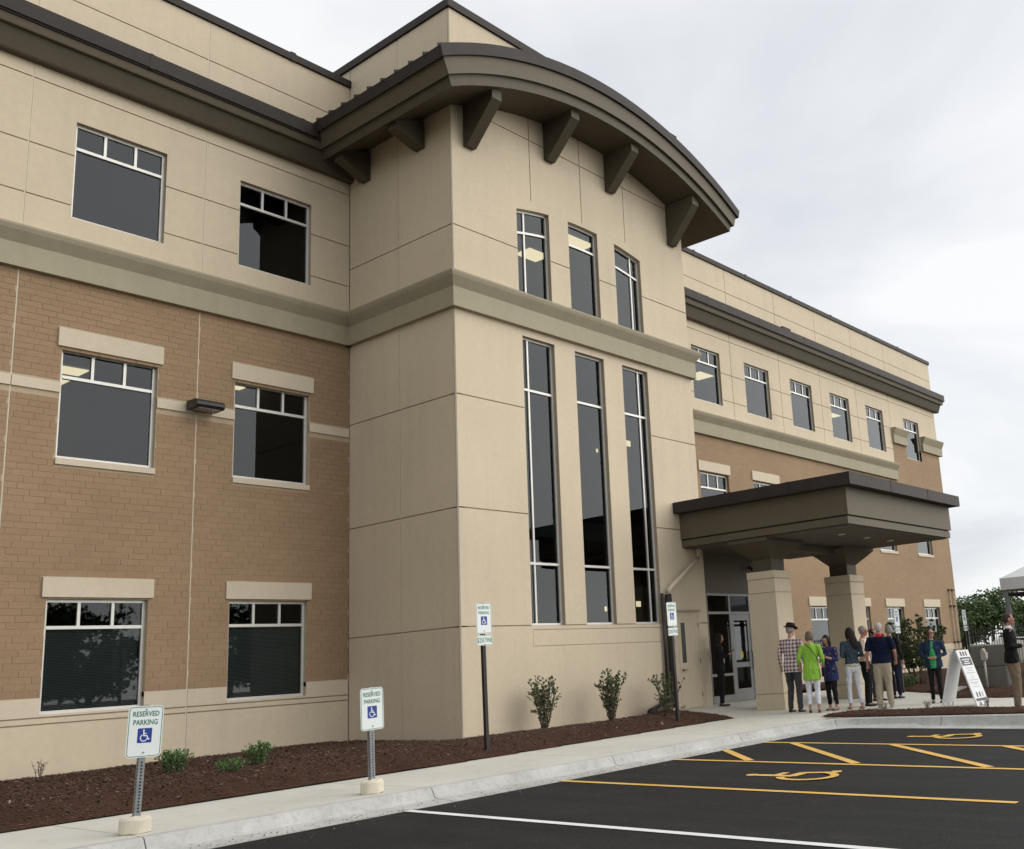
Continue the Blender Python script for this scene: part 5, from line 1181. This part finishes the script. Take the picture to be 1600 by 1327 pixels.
m = MB(); prof = [(-2.2,.32),(-2.25,.62),(-2.15,.86),(-1.55,.93),(-.95,1.36),(.35,1.40),(1.15,.98),(2.0,.86),(2.25,.66),(2.25,.34),(1.75,.24),(-1.75,.24)]
for sx_, wv in ((-1, .86), (1, .86)):
    m.v += [(u, sx_*(wv-(.16 if z > 1.0 else (.03 if z < .4 else 0))), z) for u, z in prof]
n = len(prof)
for i in range(n): j = (i+1) % n; m.f.append((i, j, n+j, n+i))
m.f += [tuple(range(n-1, -1, -1)), tuple(range(n, 2*n))]
b = m.build('car_body', CW, car, fix=True); bv = b.modifiers.new('b', 'BEVEL'); bv.width = .05; bv.segments = 3
for sx_ in (-1, 1):
    MB().quad(*[(u, sx_*(.845-(.12*(z-.93)/.4)), z) for u, z in ((-1.42,.96),(-.92,1.32),(.32,1.35),(1.0,1.0))]).build('side_window', GLC, car)
    for u in (-1.38, 1.40):
        w = MB().tube([(u, sx_*.68, .31), (u, sx_*.87, .31)], .31, 20).build('wheel', TY, car); MB().tube([(u, sx_*.86, .31), (u, sx_*.885, .31)], .19, 14).build('rim', GALV, w)
MB().quad((-1.50,-.66,.96), (-1.50,.66,.96), (-.97,.60,1.35), (-.97,-.60,1.35)).build('rear_window', GLC, car); MB().quad((1.10,-.66,1.02), (1.10,.66,1.02), (.38,.60,1.39), (.38,-.60,1.39)).build('windscreen', GLC, car)
for sx_ in (-1, 1): MB().box(2.2, 2.27, sx_*.62-.16, sx_*.62+.16, .62, .74).build('headlight', GLC, car)
tent = empty('event_tent', (30.6, 10.6, 0)); tag(tent, 'white hip-roofed event tent with grey legs at the right edge', 'tent')
TV = plain('tent_vinyl', (.66, .67, .68), .5, .04, 1.0, bs=.1, bscale=6); TL = plain('tent_leg', (.22, .235, .23), .5, .1, 4, .3)
TWD, TE, TPK = 6.0, 2.72, 4.75
m = MB(); ov = .12; c = [(-ov, ov), (TWD+ov, ov), (TWD+ov, -TWD-ov), (-ov, -TWD-ov)]; pk = (TWD/2, -TWD/2, TPK)
for i in range(4): a, b2 = c[i], c[(i+1) % 4]; m.quad((*a, TE+.33), (*b2, TE+.33), pk)
m.build('roof', TV, tent)
for i in range(4): a, b2 = c[i], c[(i+1) % 4]; MB().quad((*a, TE-.02), (*b2, TE-.02), (*b2, TE+.33), (*a, TE+.33)).build('valance', TV, tent)
for lx, ly_ in ((0,0),(TWD,0),(0,-TWD),(TWD,-TWD)): MB().box(lx-.065, lx+.065, ly_-.065, ly_+.065, -.05, TE+.02).build('leg', TL, tent); MB().box(lx-.15, lx+.15, ly_-.15, ly_+.15, .0, .02).build('foot_plate', TL, tent)
for q in ((0,0,TWD,0),(0,0,0,-TWD),(TWD,0,TWD,-TWD),(0,-TWD,TWD,-TWD)): MB().tube([(q[0], q[1], TE-.16), (q[2], q[3], TE-.16)], .045, 8).build('eave_beam', BLACK, tent)
# a second car across the lot, mirrored low in the ground floor glass
c2 = car.copy(); COL.objects.link(c2); c2.location = (27.0, -11.5, A(27, -11.5)); c2.rotation_euler = (0, 0, math.radians(20)); tag(c2, 'white car across the lot mirrored low in the second ground floor window', 'car')
for ch in list(car.children):
    q = ch.copy(); COL.objects.link(q); q.parent = c2
    for g_ in ch.children: w = g_.copy(); COL.objects.link(w); w.parent = q
